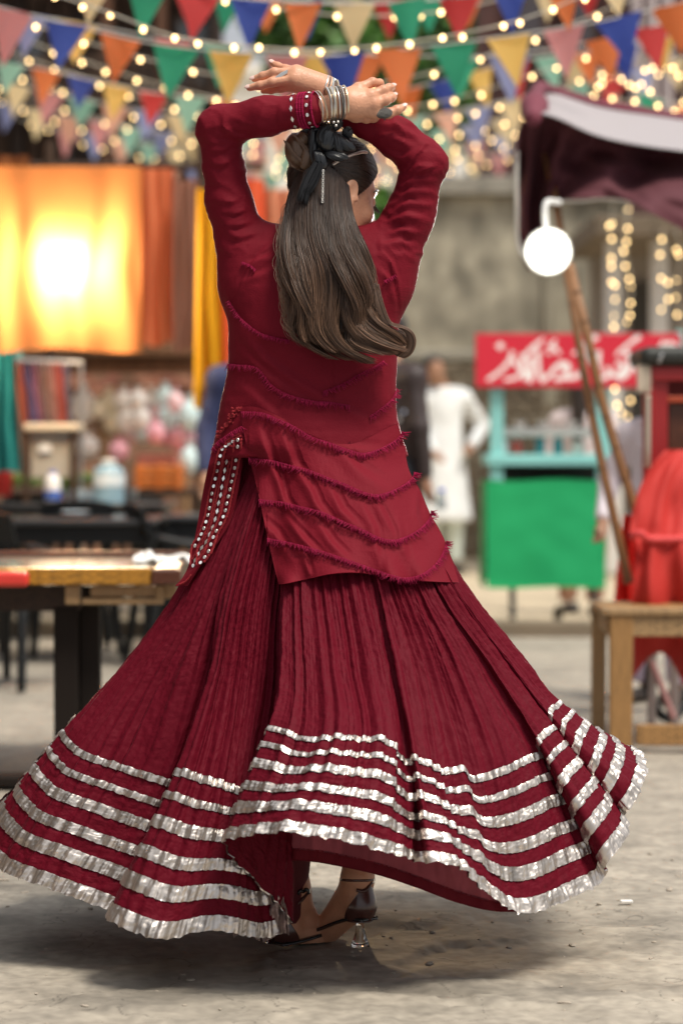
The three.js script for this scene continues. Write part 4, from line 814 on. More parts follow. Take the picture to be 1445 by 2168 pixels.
// ---------------------------------------------------------------- hair
const hcol = (t, j) => { const k = sstep(0.08, 0.95, t); return [lerp(0.036, 0.135, k) * j, lerp(0.019, 0.074, k) * j, lerp(0.012, 0.044, k) * j]; };
{
  // scalp, combed towards the knot
  const hairline = (y) => y > 0.02 ? 0.03 + 0.55 * y : y > -0.034 ? lerp(0.041, 0.006, (0.02 - y) / 0.054) : -0.03;
  const capF = (x, y, z) => { const d = ell(x, y, z, SK.c, SK.r[0] + 0.008, SK.r[1] + 0.008, SK.r[2] + 0.008); const zl = hairline(y); return smin2(smin2(d, z - zl, 0.008), -ell(Math.abs(x), y, z, V(0.088, -0.015, -0.008), 0.03, 0.034, 0.022), 0.006); };
  function smin2(a, b, k) { return -smin(-a, -b, k); }
  const g = nets(capF, V(-0.1, -0.1, -0.13), V(0.1, 0.145, 0.12), 0.005); const p = g.attributes.position;
  for (let i = 0; i < p.count; i++) { const q = fromHead(p.getX(i), p.getY(i), p.getZ(i)); p.setXYZ(i, q.x, q.y, q.z); } g.computeVertexNormals();
  const hairPart = part('hair', tintG(g, () => [0.034, 0.020, 0.0135]), M.hair, dancer);
  const H = { pos: [], idx: [], col: [] };
  const strand = (pts, r, colf) => {                      // three-sided tapering hair
    const n = pts.length, o = H.pos.length / 3;
    for (let i = 0; i < n; i++) {
      const a = pts[Math.max(0, i - 1)], b = pts[Math.min(n - 1, i + 1)], dx = b[0] - a[0], dy = b[1] - a[1], l = Math.hypot(dx, dy) || 1, q = r * (i === n - 1 ? 0.25 : 1), sx = -dy / l * q, sy = dx / l * q, c = colf(i / (n - 1));
      H.pos.push(pts[i][0] + sx, pts[i][1] + sy, pts[i][2], pts[i][0] - sx, pts[i][1] - sy, pts[i][2], pts[i][0], pts[i][1], pts[i][2] + q * 1.1);
      for (let k = 0; k < 3; k++) H.col.push(...c);
    }
    for (let i = 0; i + 1 < n; i++) for (const [p, q] of [[0, 2], [2, 1], [1, 0]]) { const a = o + i * 3 + p, b = o + i * 3 + q; H.idx.push(a, b, a + 3, b, b + 3, a + 3); }
  };
  const flush = (name, parent) => { const g = geom(H.pos, H.idx); g.setAttribute('color', new THREE.BufferAttribute(new Float32Array(H.col), 3)); H.pos = []; H.idx = []; H.col = []; return part(name, g, M.hair, parent); };
  // combed strands over the scalp
  const onSkull = (x, y, z, o) => { const a = x - SK.c.x, b = y - SK.c.y, c = z - SK.c.z, k = 1 / Math.hypot(a / (SK.r[0] + o), b / (SK.r[1] + o), c / (SK.r[2] + o)); return fromHead(SK.c.x + a * k, SK.c.y + b * k, SK.c.z + c * k); };
  const bun = toHead(...P(672, 342, 0.085).toArray());
  for (let i = 0; i < 1900; i++) {
    const t = R() ** 0.8, s = R() < 0.82 ? -1 : 1;               // hairline from ear to forehead
    const y = lerp(-0.03, 0.082, t), x = s * (0.078 * Math.sqrt(Math.max(0.04, 1 - (t * 0.97) ** 2.4))), z = hairline(y) - 0.002 - (R() < 0.5 ? R() * 0.08 : R() * 0.012);
    const pts = [], lift = rr(0.007, 0.0125), j = rr(0.6, 1.6), wob = rr(-0.004, 0.004);
    for (let k = 0; k <= 12; k++) { const f = k / 12, e = f * f * (3 - 2 * f); const q = onSkull(lerp(x, bun[0], f), lerp(y, bun[1], e) + wob * Math.sin(f * 3), lerp(z, bun[2], f), lift); pts.push([q.x, q.y, q.z]); }
    strand(pts, 0.0007, () => [0.046 * j, 0.026 * j, 0.017 * j]);
  }
  flush('combed_strands', hairPart);
  // long waves down the back
  const GUIDE = [
    [[632, 362, .045], [608, 420, .055], [600, 490, .085], [600, 560, .118], [608, 620, .138], [614, 680, .142], [632, 718, .142], [668, 742, .14]],
    [[646, 352, .085], [632, 420, .095], [628, 495, .108], [636, 565, .132], [642, 640, .15], [654, 695, .152], [682, 738, .15], [722, 764, .148]],
    [[680, 348, .098], [672, 420, .11], [676, 500, .13], [692, 570, .15], [704, 640, .16], [714, 700, .158], [738, 742, .152], [782, 764, .145]],
    [[712, 362, .094], [712, 430, .108], [724, 510, .132], [744, 580, .152], [756, 640, .156], [768, 690, .154], [792, 726, .148], [832, 742, .14]],
    [[738, 392, .075], [748, 455, .088], [768, 515, .115], [784, 578, .132], [794, 636, .14], [812, 682, .14], [842, 706, .13], [860, 730, .12]],
  ];
  const gAt = (u, t) => { const cols = GUIDE.map((c) => pline(c)(t)); return pline(cols)(u); };
  const gTab = []; for (let i = 0; i <= 40; i++) { const r = []; for (let j = 0; j <= 40; j++) r.push(gAt(i / 40, j / 40)); gTab.push(r); }
  const gl = (u, t) => { const a = clamp(u) * 39.999, b = clamp(t) * 39.999, i = a | 0, j = b | 0, f = a - i, h = b - j; return [0, 1, 2].map((k) => lerp(lerp(gTab[i][j][k], gTab[i + 1][j][k], f), lerp(gTab[i][j + 1][k], gTab[i + 1][j + 1][k], f), h)); };
  part('hair_mass', tintG(grid((u, t) => { const q = gl(u, t * 0.9); return P(q[0], q[1] - 4, q[2] - 0.016 + 0.006 * nz(u * 14, t * 5)); }, 60, 60), (x, y) => { const k = clamp((1.66 - y) / 0.4); return hcol(k * 0.7, 0.55); }), M.hair, hairPart);
  const LOCKS = 26, lk = []; for (let i = 0; i < LOCKS; i++) lk.push({ u: clamp((i + rr(0.1, 0.9)) / LOCKS), ph: rr(0, 6.28), a: rr(6, 17), f: rr(1.5, 2.3), z: rr(-0.012, 0.016), len: rr(0.74, 1.05), j: rr(0.55, 1.5) });
  for (let i = 0; i < 7000; i++) {
    const L = lk[(R() * LOCKS) | 0], fly = R() < 0.12, sp = (R() + R() + R() - 1.5) * 0.06 * (fly ? 2.2 : 1), len = L.len * rr(0.7, 1.05) * (fly ? rr(0.6, 1.02) : 1), j = (0.5 + 0.5 * L.j) * rr(0.45, 1.75), ph = L.ph + rr(-0.5, 0.5), zj = rr(-0.008, 0.010), t0 = R() * 0.1, pts = [], n = 26, fj = rr(-1, 1) * (fly ? 20 : 6), ju = rr(-0.05, 0.05);
    for (let k = 0; k <= n; k++) {
      const t = lerp(t0, Math.min(1, len), k / n), gather = sstep(0, 0.85, t), u = clamp(L.u + sp * lerp(1.25, 0.62, gather) + ju * (1 - gather), 0, 1), q = gl(u, t);
      const W0 = t * 6.28 * 1.75 + L.u * 2.6 + 0.35 * ph, wv = (Math.sin(W0) * 15 + Math.sin(t * 6.28 * L.f + ph) * L.a * 0.55) * sstep(0.12, 0.6, t);
      pts.push(P(q[0] + wv + fj * t * t, q[1] + 0.25 * wv, q[2] + (L.z + 0.008 * Math.cos(W0) + 0.006 * Math.cos(t * 6.28 * L.f + ph)) * sstep(0.1, 0.5, t) + zj * sstep(0, 0.3, t)).toArray());
    }
    strand(pts, fly ? 0.00042 : rr(0.00042, 0.0008), (t) => hcol(t * 0.98, j));
  }
  // the lock that curls out to the right
  const curl = pline([[790, 600, .135], [800, 640, .145], [818, 682, .145], [845, 690, .14], [864, 702, .135], [871, 722, .13], [864, 744, .125], [850, 754, .122], [842, 748, .12], [845, 733, .12]]);
  for (let i = 0; i < 420; i++) { const a = rr(-7, 7) * (R() < 0.1 ? 1.7 : 1), b = rr(-6, 6), e = rr(0.82, 1), j = rr(0.55, 1.5), pts = []; for (let k = 0; k <= 30; k++) { const t = k / 30 * e, q = curl(t), w = 1 - 0.35 * t; pts.push(P(q[0] + a * w, q[1] + (a * 0.3 + b * 0.5) * w, q[2] + b * 0.0012 * w).toArray()); } strand(pts, 0.0008, (t) => hcol(0.55 + t * 0.42, j)); }
  // stray hairs round the outline
  for (let i = 0; i < 260; i++) {
    const left = R() < 0.55, u = left ? rr(0, 0.05) : rr(0.6, 1), t0 = left ? rr(0.15, 0.7) : rr(0.3, 0.75), len = rr(0.12, 0.3), ox = (left ? -1 : 1) * rr(4, 20), j = rr(0.8, 1.8), pts = [], w = rr(-6, 6);
    for (let k = 0; k <= 14; k++) { const f = k / 14, q = gl(u, Math.min(1, t0 + len * f)); pts.push(P(q[0] + ox * Math.sin(f * 2.4) + w * Math.sin(f * 7), q[1] + rr(-0.3, 0.3), q[2] + 0.006 * f).toArray()); }
    strand(pts, 0.00042, (t) => hcol(0.5 + 0.4 * t, j));
  }
  flush('long_waves', hairPart);
  // the knot and the hairpiece: combed rolls of hair, each a swelling with fine ridges along the strands
  const roll = (x, y, z, rx, ry, rz, rot, seed, ridge = 0.0016, sweep = 1.1) => {
    const c = P(x, y, z), g = grid((u, v) => { const th = u * Math.PI * 2, ph = v * Math.PI, tw = th + sweep * (v - 0.5), k = 1 + (ridge / Math.min(rx, rz)) * 1000 * (0.7 * nz(th * 2.2, seed, v * 0.8) + 0.6 * nz(th * 7, seed * 3.1, v * 0.6) + 0.45 * nz(th * 16, seed * 1.7, v * 0.5)) * (u > 0.97 ? (1 - u) / 0.03 : u < 0.03 ? u / 0.03 : 1); const sx = Math.sin(ph) * Math.cos(tw) * rx * k, sy = Math.cos(ph) * ry, sz = Math.sin(ph) * Math.sin(tw) * rz * k; return V(c.x + (sx * Math.cos(rot) - sy * Math.sin(rot)) / 1000, c.y + (sx * Math.sin(rot) + sy * Math.cos(rot)) / 1000, c.z + sz / 1000); }, 110, 40);
    return g;
  };
  const wisps = (list, col, r) => { for (const [x0, y0, x1, y1, z, bow, n, sp] of list) for (let i = 0; i < n; i++) { const o = rr(-sp, sp), pts = [], e = rr(0.8, 1.1), j = rr(0.6, 1.6); for (let k = 0; k <= 12; k++) { const f = k / 12 * e; pts.push(P(lerp(x0, x1, f) + bow * Math.sin(f * 3.14) + o * (0.6 + 0.5 * f), lerp(y0, y1, f) + o * 0.4, z + 0.002 * Math.sin(i) - 0.004 * f).toArray()); } strand(pts, r, () => col.map((c) => c * j)); } };
  const brown = [0.135, 0.072, 0.040];
  const kn = part('knot', mergeGeometries([roll(629, 319, 0.07, 26, 38, 28, 0.12, 3), roll(649, 333, 0.085, 15, 27, 17, -0.18, 8), roll(640, 296, 0.082, 20, 17, 20, 1.0, 12)].map((g) => tintG(g, (x, y, z, i) => { const f = 0.75 + 0.6 * Math.abs(nz(i * 0.37, 2)); return brown.map((c) => c * f); }))), M.hair, hairPart, 'brown coiled knot');
  wisps([[612, 345, 640, 362, 0.09, -8, 16, 3], [606, 300, 650, 350, 0.098, -6, 60, 10], [622, 285, 660, 345, 0.1, 6, 60, 9]], brown, 0.0006); flush('loose_hairs', kn);
  const bk = [0.0085, 0.009, 0.011];
  const hp = part('hairpiece', mergeGeometries([[691, 291, .105, 22, 31, 20, .12, 2], [662, 300, .1, 10, 45, 13, .06, 5], [727, 303, .1, 13, 28, 15, 1.0, 7], [735, 281, .092, 11, 14, 12, -.3, 9], [712, 330, .106, 10, 26, 12, 1.35, 11], [668, 272, .098, 9, 18, 12, -.9, 14], [706, 268, .094, 11, 22, 13, -1.1, 17], [676, 338, .106, 14, 24, 14, .5, 19], [650, 281, .085, 9, 20, 11, -1.3, 21], [712, 300, .11, 10, 26, 12, .35, 23]].map((a) => tintG(roll(...a, 0.0022, 1.6), () => bk))), new THREE.MeshPhysicalMaterial({ vertexColors: true, roughness: 0.27, specularIntensity: 1, ior: 1.6, side: THREE.DoubleSide }), dancer, 'black looped hairpiece beside the brown knot');
  wisps([[672, 345, 640, 424, 0.121, -5, 150, 11], [680, 345, 650, 408, 0.123, 4, 90, 8], [700, 262, 740, 290, 0.108, 10, 40, 5], [680, 300, 700, 265, 0.125, -8, 40, 6]], [0.016, 0.0155, 0.0165], 0.00075); flush('tail_strands', hp);
  const capZ = (px, py) => { let z = 0.16; for (let i = 0; i < 90; i++) { const q = toHead(...P(px, py, z).toArray()); if (ell(q[0], q[1], q[2], SK.c, SK.r[0] + 0.015, SK.r[1] + 0.015, SK.r[2] + 0.015) < 0) break; z -= 0.002; if (z < -0.02) break; } return z; };
  // silver band over the crown and the little chain
  part('hairband', tubeG([[703, 349], [716, 341], [735, 332], [755, 325], [769, 322], [776, 323]].map(([x, y]) => P(x, y, capZ(x, y))), 0.0034, 30, 8), mat([0.66, 0.56, 0.47], 0.35, { metalness: 0.8 }), dancer);
  const ch = new MB(); for (let i = 0; i < 17; i++) { const t = new THREE.TorusGeometry(0.0024, 0.0008, 6, 10); t.rotateY(i % 2 ? 1.2 : 0.25); const c = P(684 - i * 0.1, 362 + i * 4.05, 0.128 - 0.0003 * i); ch.add(t, new THREE.Matrix4().makeTranslation(c.x, c.y, c.z)); } part('hair_chain', ch.geo, M.metal, dancer);
}
// ---------------------------------------------------------------- shoes and trouser leg
{
  // right shoe, seen from the heel
  const heelCup = (f, w) => { const d = f.ba.clone().sub(f.he).setY(0).normalize(), s = V(-d.z, 0, d.x); return slab((u, v) => { const a = (u - 0.5) * Math.PI * 1.2, top = -0.034 + 0.086 * Math.pow(Math.max(0, Math.cos(a * 0.8)), 1.25), y = lerp(top, -0.034, v), k = y > -0.004 ? lerp(1.04, 0.72, sstep(-0.004, 0.056, y)) : lerp(0.8, 1.04, sstep(-0.036, -0.004, y)); const o = f.he.clone().addScaledVector(d, -Math.cos(a) * w * k + 0.008 * (1 - Math.cos(a))).addScaledVector(s, Math.sin(a) * w * k); o.y = Math.max(0.008, f.he.y + y); return o; }, 40, 20, 0.0016); };
  const shoe = (f, w, hx) => {
    const cup = part('shoe', heelCup(f, w), M.leather, dancer);
    const d = f.to.clone().sub(f.he).setY(0).normalize(), s = V(-d.z, 0, d.x), L = f.to.clone().sub(f.he).setY(0).length() + 0.03;
    const hy = f.he.y - 0.034;
    part('sole', slab((u, v) => { const t = v, wd = 0.026 * (0.9 + 0.5 * Math.sin(Math.PI * clamp(t * 1.05)) - 0.75 * Math.max(0, t - 0.85) * 4), p = f.he.clone().setY(0).addScaledVector(d, lerp(-0.03, L, t)).addScaledVector(s, (u - 0.5) * 2 * wd); p.y = lerp(hy, 0.008, sstep(0.05, 0.72, t)) + 0.004; return p; }, 8, 30, 0.007), M.black, cup);
    const strapC = f.an.clone().add(V(0, -0.004, 0)), mb = new MB(), ring = []; for (let i = 0; i <= 24; i++) { const a = i / 24 * 6.283; ring.push(V(strapC.x + Math.cos(a) * 0.0335, strapC.y + 0.004 * Math.sin(a), strapC.z + Math.sin(a) * 0.0335)); }
    mb.add(tubeG(ring, 0.0042, 40, 6, false)); mb.add(tubeG([V(strapC.x + 0.029, strapC.y - 0.002, strapC.z + 0.02), V(strapC.x + 0.014, strapC.y - 0.018, strapC.z + 0.034), V(f.he.x - 0.008, f.he.y + 0.036, f.he.z + 0.031)], 0.0042, 10, 6));
    part('strap', mb.geo, M.leather, cup); const mb2 = new MB(); mb2.add(tubeG([f.ba.clone().addScaledVector(s, -0.03).setY(0.016), f.ba.clone().setY(f.ba.y + 0.027), f.ba.clone().addScaledVector(s, 0.03).setY(0.016)], 0.0045, 14, 6));
    part('strap', mb2.geo, M.leather, cup);
    part('buckle', new MB().box(strapC.x + 0.033, strapC.y, strapC.z + 0.012, 0.006, 0.011, 0.006, 0.001).geo, M.metal, cup);
    const h = latheG([[0, 0], [0.0205, 0], [0.0195, 0.005], [0.0125, 0.024], [0.0085, 0.04], [0.009, 0.052], [0.0165, 0.066], [0.022, hx.h], [0, hx.h]], 8);
    h.applyMatrix4(hx.m); part('heel', h, M.clear, cup);
  };
  const p0 = P(761, 2028, 0.05); p0.y = 0.001;
  shoe(FEET[0], 0.036, { h: FEET[0].he.y - 0.034, m: new THREE.Matrix4().makeTranslation(FEET[0].he.x, 0.001, FEET[0].he.z + 0.006) });
  const q = P(556, 2014, 0.05);
  shoe(FEET[1], 0.034, { h: 0.078, m: new THREE.Matrix4().makeRotationZ(-0.5).premultiply(new THREE.Matrix4().makeTranslation(q.x, 0.012, FEET[1].he.z + 0.006)) });
  const bow = new MB(); for (const s of [-1, 1]) bow.add(tubeG([P(642, 1888, 0.03), P(642 + s * 7, 1884 - s * 2, 0.035), P(642 + s * 12, 1893, 0.034)], 0.0035, 8, 6)); part('bow', bow.geo, M.black, dancer);
  // trouser leg under the skirt
  part('trouser_leg', grid((u, v) => { const a = u * Math.PI * 2, c = P(lerp(596, 590, v), lerp(1660, 1952, v), -0.0), r = lerp(0.075, 0.05, v) * (1 + 0.06 * Math.sin(a * 3 + v * 4)); return V(c.x + Math.cos(a) * r, c.y + 0.012 * Math.sin(a * 2) * v - 0.012 * Math.cos(a) * v, c.z + Math.sin(a) * r); }, 48, 30, [0.3, 0.3]), M.trouser, dancer);
}
settle(dancer);
// ================================================================ left side: cloth stall, sweets, tables
function cloth(name, label, cat, x0, y0, x1, y1, d, m, amp = 0.02, n = 7, o = {}) {
  const t = thing(name, label, cat, o.group);
  part('fabric', (o.sheer ? grid : slab)((u, v) => { const px = lerp(lerp(x0, x1, u), lerp(o.bx0 ?? x0, o.bx1 ?? x1, u), v), py = lerp(y0, y1 + (o.hem ?? 6) * Math.sin(u * n * 2.2), v); const p = PD(px, py, d); p.z += amp * (0.5 + 0.5 * v) * Math.sin(u * n * 6.283 + 2.5 * nz(u * 3, v * 1.5, x0)) + amp * 0.6 * nz(u * 6, v * 3, y0 * 0.1); return p; }, 60, 24, o.sheer ? [1, 2] : 0.003, [1, 2]), m, t);
  settle(t); return t;
}
const fab = (c, tr = 0.25) => mat(c, 0.95, { specularIntensity: 0.3, transmission: tr || 0.01, bumpMap: rep(T.weave, 8), bumpScale: 0.001 });
{
  const t = thing('market_stall', 'wooden market stall frame hung with long orange cloths', 'stall'), d = 15.2;
  for (const x of [-30, 105, 425]) part('post', bar(x, 1200, d, x, 300, d, 0.035), K.oldwood, t);
  part('rail', bar(-80, 352, d, 560, 352, d, 0.025), K.oldwood, t);
  part('shelf', rectG(-80, 722, 428, 748, d, 0.5, 0.01), wd([0.46, 0.27, 0.16], 0.7), t);
  part('back_board', rectG(-80, 748, 428, 790, d + 0.45, 0.05, 0.01), wd([0.36, 0.2, 0.13], 0.8), t);
  settle(t);
}
cloth('hanging_cloth', 'wide salmon orange cloth hanging beside the added amber cloth', 'cloth', 222, 356, 368, 728, 14.9, fab([0.74, 0.23, 0.10]), 0.05, 5, { group: 'cloths hung along the left stall' });
cloth('hanging_cloth', 'dusky rose brown cloth hanging between the salmon and the yellow cloth', 'cloth', 366, 380, 420, 742, 14.8, fab([0.40, 0.20, 0.14]), 0.04, 3, { group: 'cloths hung along the left stall' });
cloth('added_glare_cloth', 'sheer amber cloth added for the lamp glare, glowing where the bulb behind shines through', 'cloth', -85, 352, 300, 742, 12.4, mat([0.84, 0.31, 0.10], 1, { transmission: 0.85, specularIntensity: 0.1 }), 0.02, 4, { hem: 5, sheer: true });  // added cloth, spreads the lamp light into a soft glare
cloth('hanging_cloth', 'dark rust brown cloth hanging at the left picture edge behind the added amber cloth', 'cloth', -90, 330, 62, 600, 14.6, fab([0.22, 0.075, 0.025]), 0.06, 5, { group: 'cloths hung along the left stall' });
cloth('hanging_cloth', 'long bright yellow cloth strip hanging beside the dancer\'s left side', 'cloth', 417, 400, 462, 862, 12.6, fab([0.83, 0.43, 0.012]), 0.03, 2, { group: 'cloths hung along the left stall', bx0: 410, bx1: 474 });
cloth('hanging_cloth', 'coral red cloth hanging between the yellow strip and the dancer', 'cloth', 448, 380, 560, 810, 14.2, fab([0.78, 0.14, 0.055]), 0.05, 4, { group: 'cloths hung along the left stall' });
cloth('hanging_cloth', 'pale peach cloth behind the dancer\'s left upper arm', 'cloth', 500, 400, 640, 640, 16.2, fab([0.72, 0.30, 0.17]), 0.05, 4, { group: 'cloths hung along the left stall' });
cloth('teal_cloth', 'teal cloth hanging down at the left edge beside the clothes rack', 'cloth', -50, 690, 30, 1000, 12.8, fab([0.03, 0.30, 0.31]), 0.03, 3, { bx0: -50, bx1: 44, hem: 3 });
cloth('teal_scarf', 'short teal green scarf hung on the shelf edge below the left lamp', 'scarf', 22, 640, 66, 768, 14.2, fab([0.16, 0.42, 0.36]), 0.03, 2, { bx0: 10, bx1: 44 });
{
  const t = thing('clothes_rack', 'metal rail that holds the slanting row of garments', 'rack'); part('rail', bar(15, 762, 13.6, 175, 768, 13.6, 0.012), K.steel, t); for (const x of [18, 172]) part('leg', bar(x, 764, 13.6, x, 1330, 13.6, 0.012), K.steel, t); settle(t);
  const G = [['rust', [0.42, 0.10, 0.05]], ['navy', [0.07, 0.07, 0.16]], ['mauve', [0.32, 0.13, 0.19]], ['grey brown', [0.30, 0.19, 0.16]], ['dusty pink', [0.50, 0.26, 0.22]], ['brick red', [0.55, 0.10, 0.07]], ['slate', [0.20, 0.17, 0.22]]];
  G.forEach(([n, c], i) => cloth('garment', `${n} garment hanging in the row on the clothes rack`, 'garment', 28 + i * 17, 766, 45 + i * 17, 905, 13.6 + 0.02 * i, fab(c, 0.1), 0.03, 1.5, { bx0: 46 + i * 17, bx1: 66 + i * 15, hem: 4, group: 'garments on the rack' }));
}
{
  const t = thing('display_cabinet', 'small grey framed cabinet with a pale lid below the clothes rack', 'cabinet'), d = 13.2;
  part('panel', rectG(66, 912, 150, 1012, d, 0.3), mat([0.40, 0.37, 0.31], 0.6), t); for (const x of [48, 148]) part('post', rectG(x, 898, x + 14, 1120, d - 0.03, 0.05), K.oldwood, t);
  part('lid', rectG(50, 897, 164, 912, d - 0.06, 0.4, 0.01), mat([0.66, 0.55, 0.40], 0.5), t); part('label_plate', rectG(82, 940, 108, 958, d - 0.02, 0.02), K.white, t); settle(t);
}
{ // cotton candy stand
  const t = thing('cotton_candy_stand', 'stand of tied cotton candy bags with wooden pole and rails', 'stand'), d = 15.6;
  part('pole', bar(224, 1210, d, 218, 830, d, 0.02), K.palewood, t); part('pole', bar(392, 1210, d, 392, 860, d, 0.02), K.palewood, t); part('rail', bar(205, 848, d, 425, 848, d, 0.015), K.palewood, t); part('rail', bar(205, 920, d, 425, 920, d, 0.015), K.palewood, t);
  part('tray', rectG(290, 962, 372, 986, d - 0.2, 0.4, 0.01), mat([0.70, 0.25, 0.20], 0.5), t); settle(t);
  const B = [['white', [0.93, 0.92, 0.90]], ['pink', [0.90, 0.46, 0.56]], ['pale blue', [0.62, 0.83, 0.88]], ['pale pink', [0.85, 0.58, 0.62]], ['cream', [0.86, 0.80, 0.62]]];
  const S = [[178, 858, 27, 38, 0, 'at the upper left end, largest'], [186, 946, 24, 26, 0, 'low at the left, above the greens'], [252, 955, 22, 24, 1, 'low in the middle, above the blue jug'], [232, 850, 20, 26, 4, 'beside the pole at the top'], [262, 848, 22, 24, 0, 'on the top rail, second from the pole'], [292, 846, 20, 22, 0, 'on the top rail, centre'], [320, 845, 20, 22, 0, 'on the top rail, right of centre'], [350, 838, 20, 24, 2, 'at the top, right'], [372, 852, 18, 24, 3, 'at the top right end'],
    [240, 890, 20, 28, 4, 'in the middle row beside the pole'], [268, 892, 22, 28, 0, 'in the middle row, second from pole'], [298, 886, 20, 26, 0, 'in the middle row, centre'], [328, 880, 22, 28, 3, 'in the middle row, right of centre'], [356, 884, 22, 28, 2, 'in the middle row, above the pink heap'], [404, 880, 26, 36, 2, 'at the right end beside the yellow cloth'], [276, 918, 18, 24, 3, 'in the lower row at left'], [304, 914, 20, 24, 2, 'in the lower row, centre'], [330, 916, 20, 24, 1, 'in the lower row, right of centre'], [356, 920, 24, 26, 1, 'in the pink heap, left'], [388, 930, 28, 30, 1, 'in the pink heap, largest'], [402, 975, 22, 34, 2, 'hanging low at the right end'], [416, 935, 18, 24, 3, 'low at the right, next to the navy sleeve'], [210, 868, 12, 20, 4, 'narrow, left of the pole']];
  S.forEach(([x, y, w, h, k, where], i) => {
    const b = thing('candy_bag', `${B[k][0]} cotton candy bag ${where}`, 'candy bag', 'cotton candy bags on the stand'), dd = d - 0.15 - 0.12 * (i % 3), s = 1 / sc(dd), c = PD(x, y, dd);
    const g = new THREE.SphereGeometry(1, 20, 16), p = g.attributes.position; for (let q = 0; q < p.count; q++) { const X = p.getX(q), Y = p.getY(q), Z = p.getZ(q), f = (1 + 0.16 * nz(X * 2 + i, Y * 2, Z * 2)) * (Y > 0.5 ? lerp(1, 0.55, (Y - 0.5) * 2) : 1); p.setXYZ(q, c.x + X * w * s * f, c.y + Y * h * s, c.z + Z * w * s * f * 0.8); } g.computeVertexNormals();
    part('bag', g, mat(B[k][1], 0.35, { transmission: 0.08, clearcoat: 0.4, clearcoatRoughness: 0.2 }), b); part('knot', new MB().tube([V(c.x, c.y + h * s * 0.9, c.z), V(c.x, c.y + h * s * 1.25, c.z)], (q) => 0.012 + 0.02 * q, 6, 8).geo, mat(B[k][1], 0.4), b); settle(b);
  });
}
{
  const t = thing('crate', 'orange plastic crate under the cotton candy bags', 'crate'), d = 14.8; for (let i = 0; i < 4; i++) part('slat', rectG(288, 988 + i * 12, 378, 997 + i * 12, d, 0.4, 0.008), mat([0.74, 0.22, 0.035], 0.5), t); for (const x of [286, 330, 372]) part('post', rectG(x, 984, x + 9, 1038, d - 0.02, 0.44, 0.008), mat([0.70, 0.19, 0.03], 0.5), t); settle(t);
  const l = thing('market_table', 'low wooden table that carries the crate and greens', 'table'); part('top', rectG(0, 1038, 420, 1050, 14.6, 0.9, 0.01), K.oldwood, l); for (const x of [8, 150, 280, 404]) part('leg', rectG(x, 1050, x + 12, 1308, 14.6, 0.08), K.oldwood, l); settle(l);
  for (const [x, y, w, lab] of [[40, 1022, 38, 'heap of pale green leaves beside the red tub'], [190, 1018, 46, 'heap of green leaves below the white candy bag'], [140, 1034, 20, 'small bunch of green leaves behind the bottle']]) {
    const h = thing('greens', lab, 'vegetables'), r = rng(x), pos = [], idx = [], c = PD(x, y, 14.3), s = 1 / sc(14.3);
    for (let i = 0; i < 500; i++) { const a = r() * 6.28, q = Math.sqrt(r()) * w * s, bx = c.x + Math.cos(a) * q, by = c.y + (r() * 0.8 - 0.45) * 34 * s * (1 - q / (w * s * 1.2)), bz = c.z + Math.sin(a) * q * 0.6, L = 0.03 + 0.03 * r(), o = pos.length / 3, t2 = r() * 6.28; pos.push(bx, by, bz, bx + Math.cos(t2) * L, by + L * 0.4, bz + Math.sin(t2) * L, bx + Math.cos(t2 + 0.7) * L, by + L * (r() - 0.2), bz + Math.sin(t2 + 0.7) * L); idx.push(o, o + 1, o + 2); }
    part('leaves', geom(pos, idx), mat([0.30, 0.42, 0.13], 0.6, { transmission: 0.3 }), h).userData.kind = 'stuff'; settle(h);
  }
  const tb = thing('red_tub', 'red plastic tub at the left picture edge beside the greens', 'tub'), c = PD(-8, 1050, 13); part('tub', latheG([[0, 0], [0.085, 0], [0.10, 0.22], [0.108, 0.225], [0.108, 0.235], [0.094, 0.235], [0.08, 0.01], [0, 0.01]], 24).translate(c.x, c.y, c.z), mat([0.5, 0.03, 0.025], 0.4), tb); settle(tb);
}
// ---- black plastic chairs and tables
function chair(label, px, py, d, turn) {
  const t = thing('plastic_chair', label, 'chair', 'black plastic chairs at the left'), at = PD(px, py, d), m = K.black;
  const put = (n, g) => part(n, g, m, t);
  put('seat', slab((u, v) => V(lerp(-0.22, 0.22, u), 0.44 - 0.02 * Math.sin(Math.PI * u) * Math.sin(Math.PI * v), lerp(-0.21, 0.22, v)), 12, 12, 0.025));
  put('backrest', slab((u, v) => { const a = (u - 0.5) * 1.5; return V(Math.sin(a) * 0.30, lerp(0.70, 0.84 + 0.04 * Math.cos(a * 1.6), v), -0.26 + 0.11 * (1 - Math.cos(a)) - 0.05 * v); }, 16, 6, 0.02));
  for (let i = 0; i < 5; i++) { const a = (i / 4 - 0.5) * 1.15; put('slat', slab((u, v) => V(Math.sin(a + (u - 0.5) * 0.16) * 0.285, lerp(0.43, 0.715, v), -0.215 - 0.04 * v + 0.1 * (1 - Math.cos(a))), 3, 6, 0.014)); }
  for (const s of [-1, 1]) { put('armrest', tubeG([V(s * 0.25, 0.70, -0.2), V(s * 0.28, 0.655, 0.0), V(s * 0.265, 0.63, 0.17), V(s * 0.25, 0.44, 0.21)], 0.022, 14, 8)); for (const f of [-1, 1]) put('leg', tubeG([V(s * 0.205, 0.43, f * 0.19), V(s * 0.25, 0, f * 0.255)], (q) => 0.03 - 0.008 * q, 4, 8)); }
  t.position.set(at.x, 0, at.z); t.rotation.y = turn; t.scale.setScalar(0.88);
}
chair('black plastic chair at the left edge, nearest, legs spread under the games board', 30, 1440, 10.6, 2.6);
chair('black plastic chair with its back to the camera behind the games board', 150, 1383, 12.2, 3.4);
chair('black plastic chair at the right end of the black table', 385, 1400, 11.6, 1.9);
chair('black plastic chair behind the black table, right of the blue jug', 300, 1340, 13.2, 0.3);
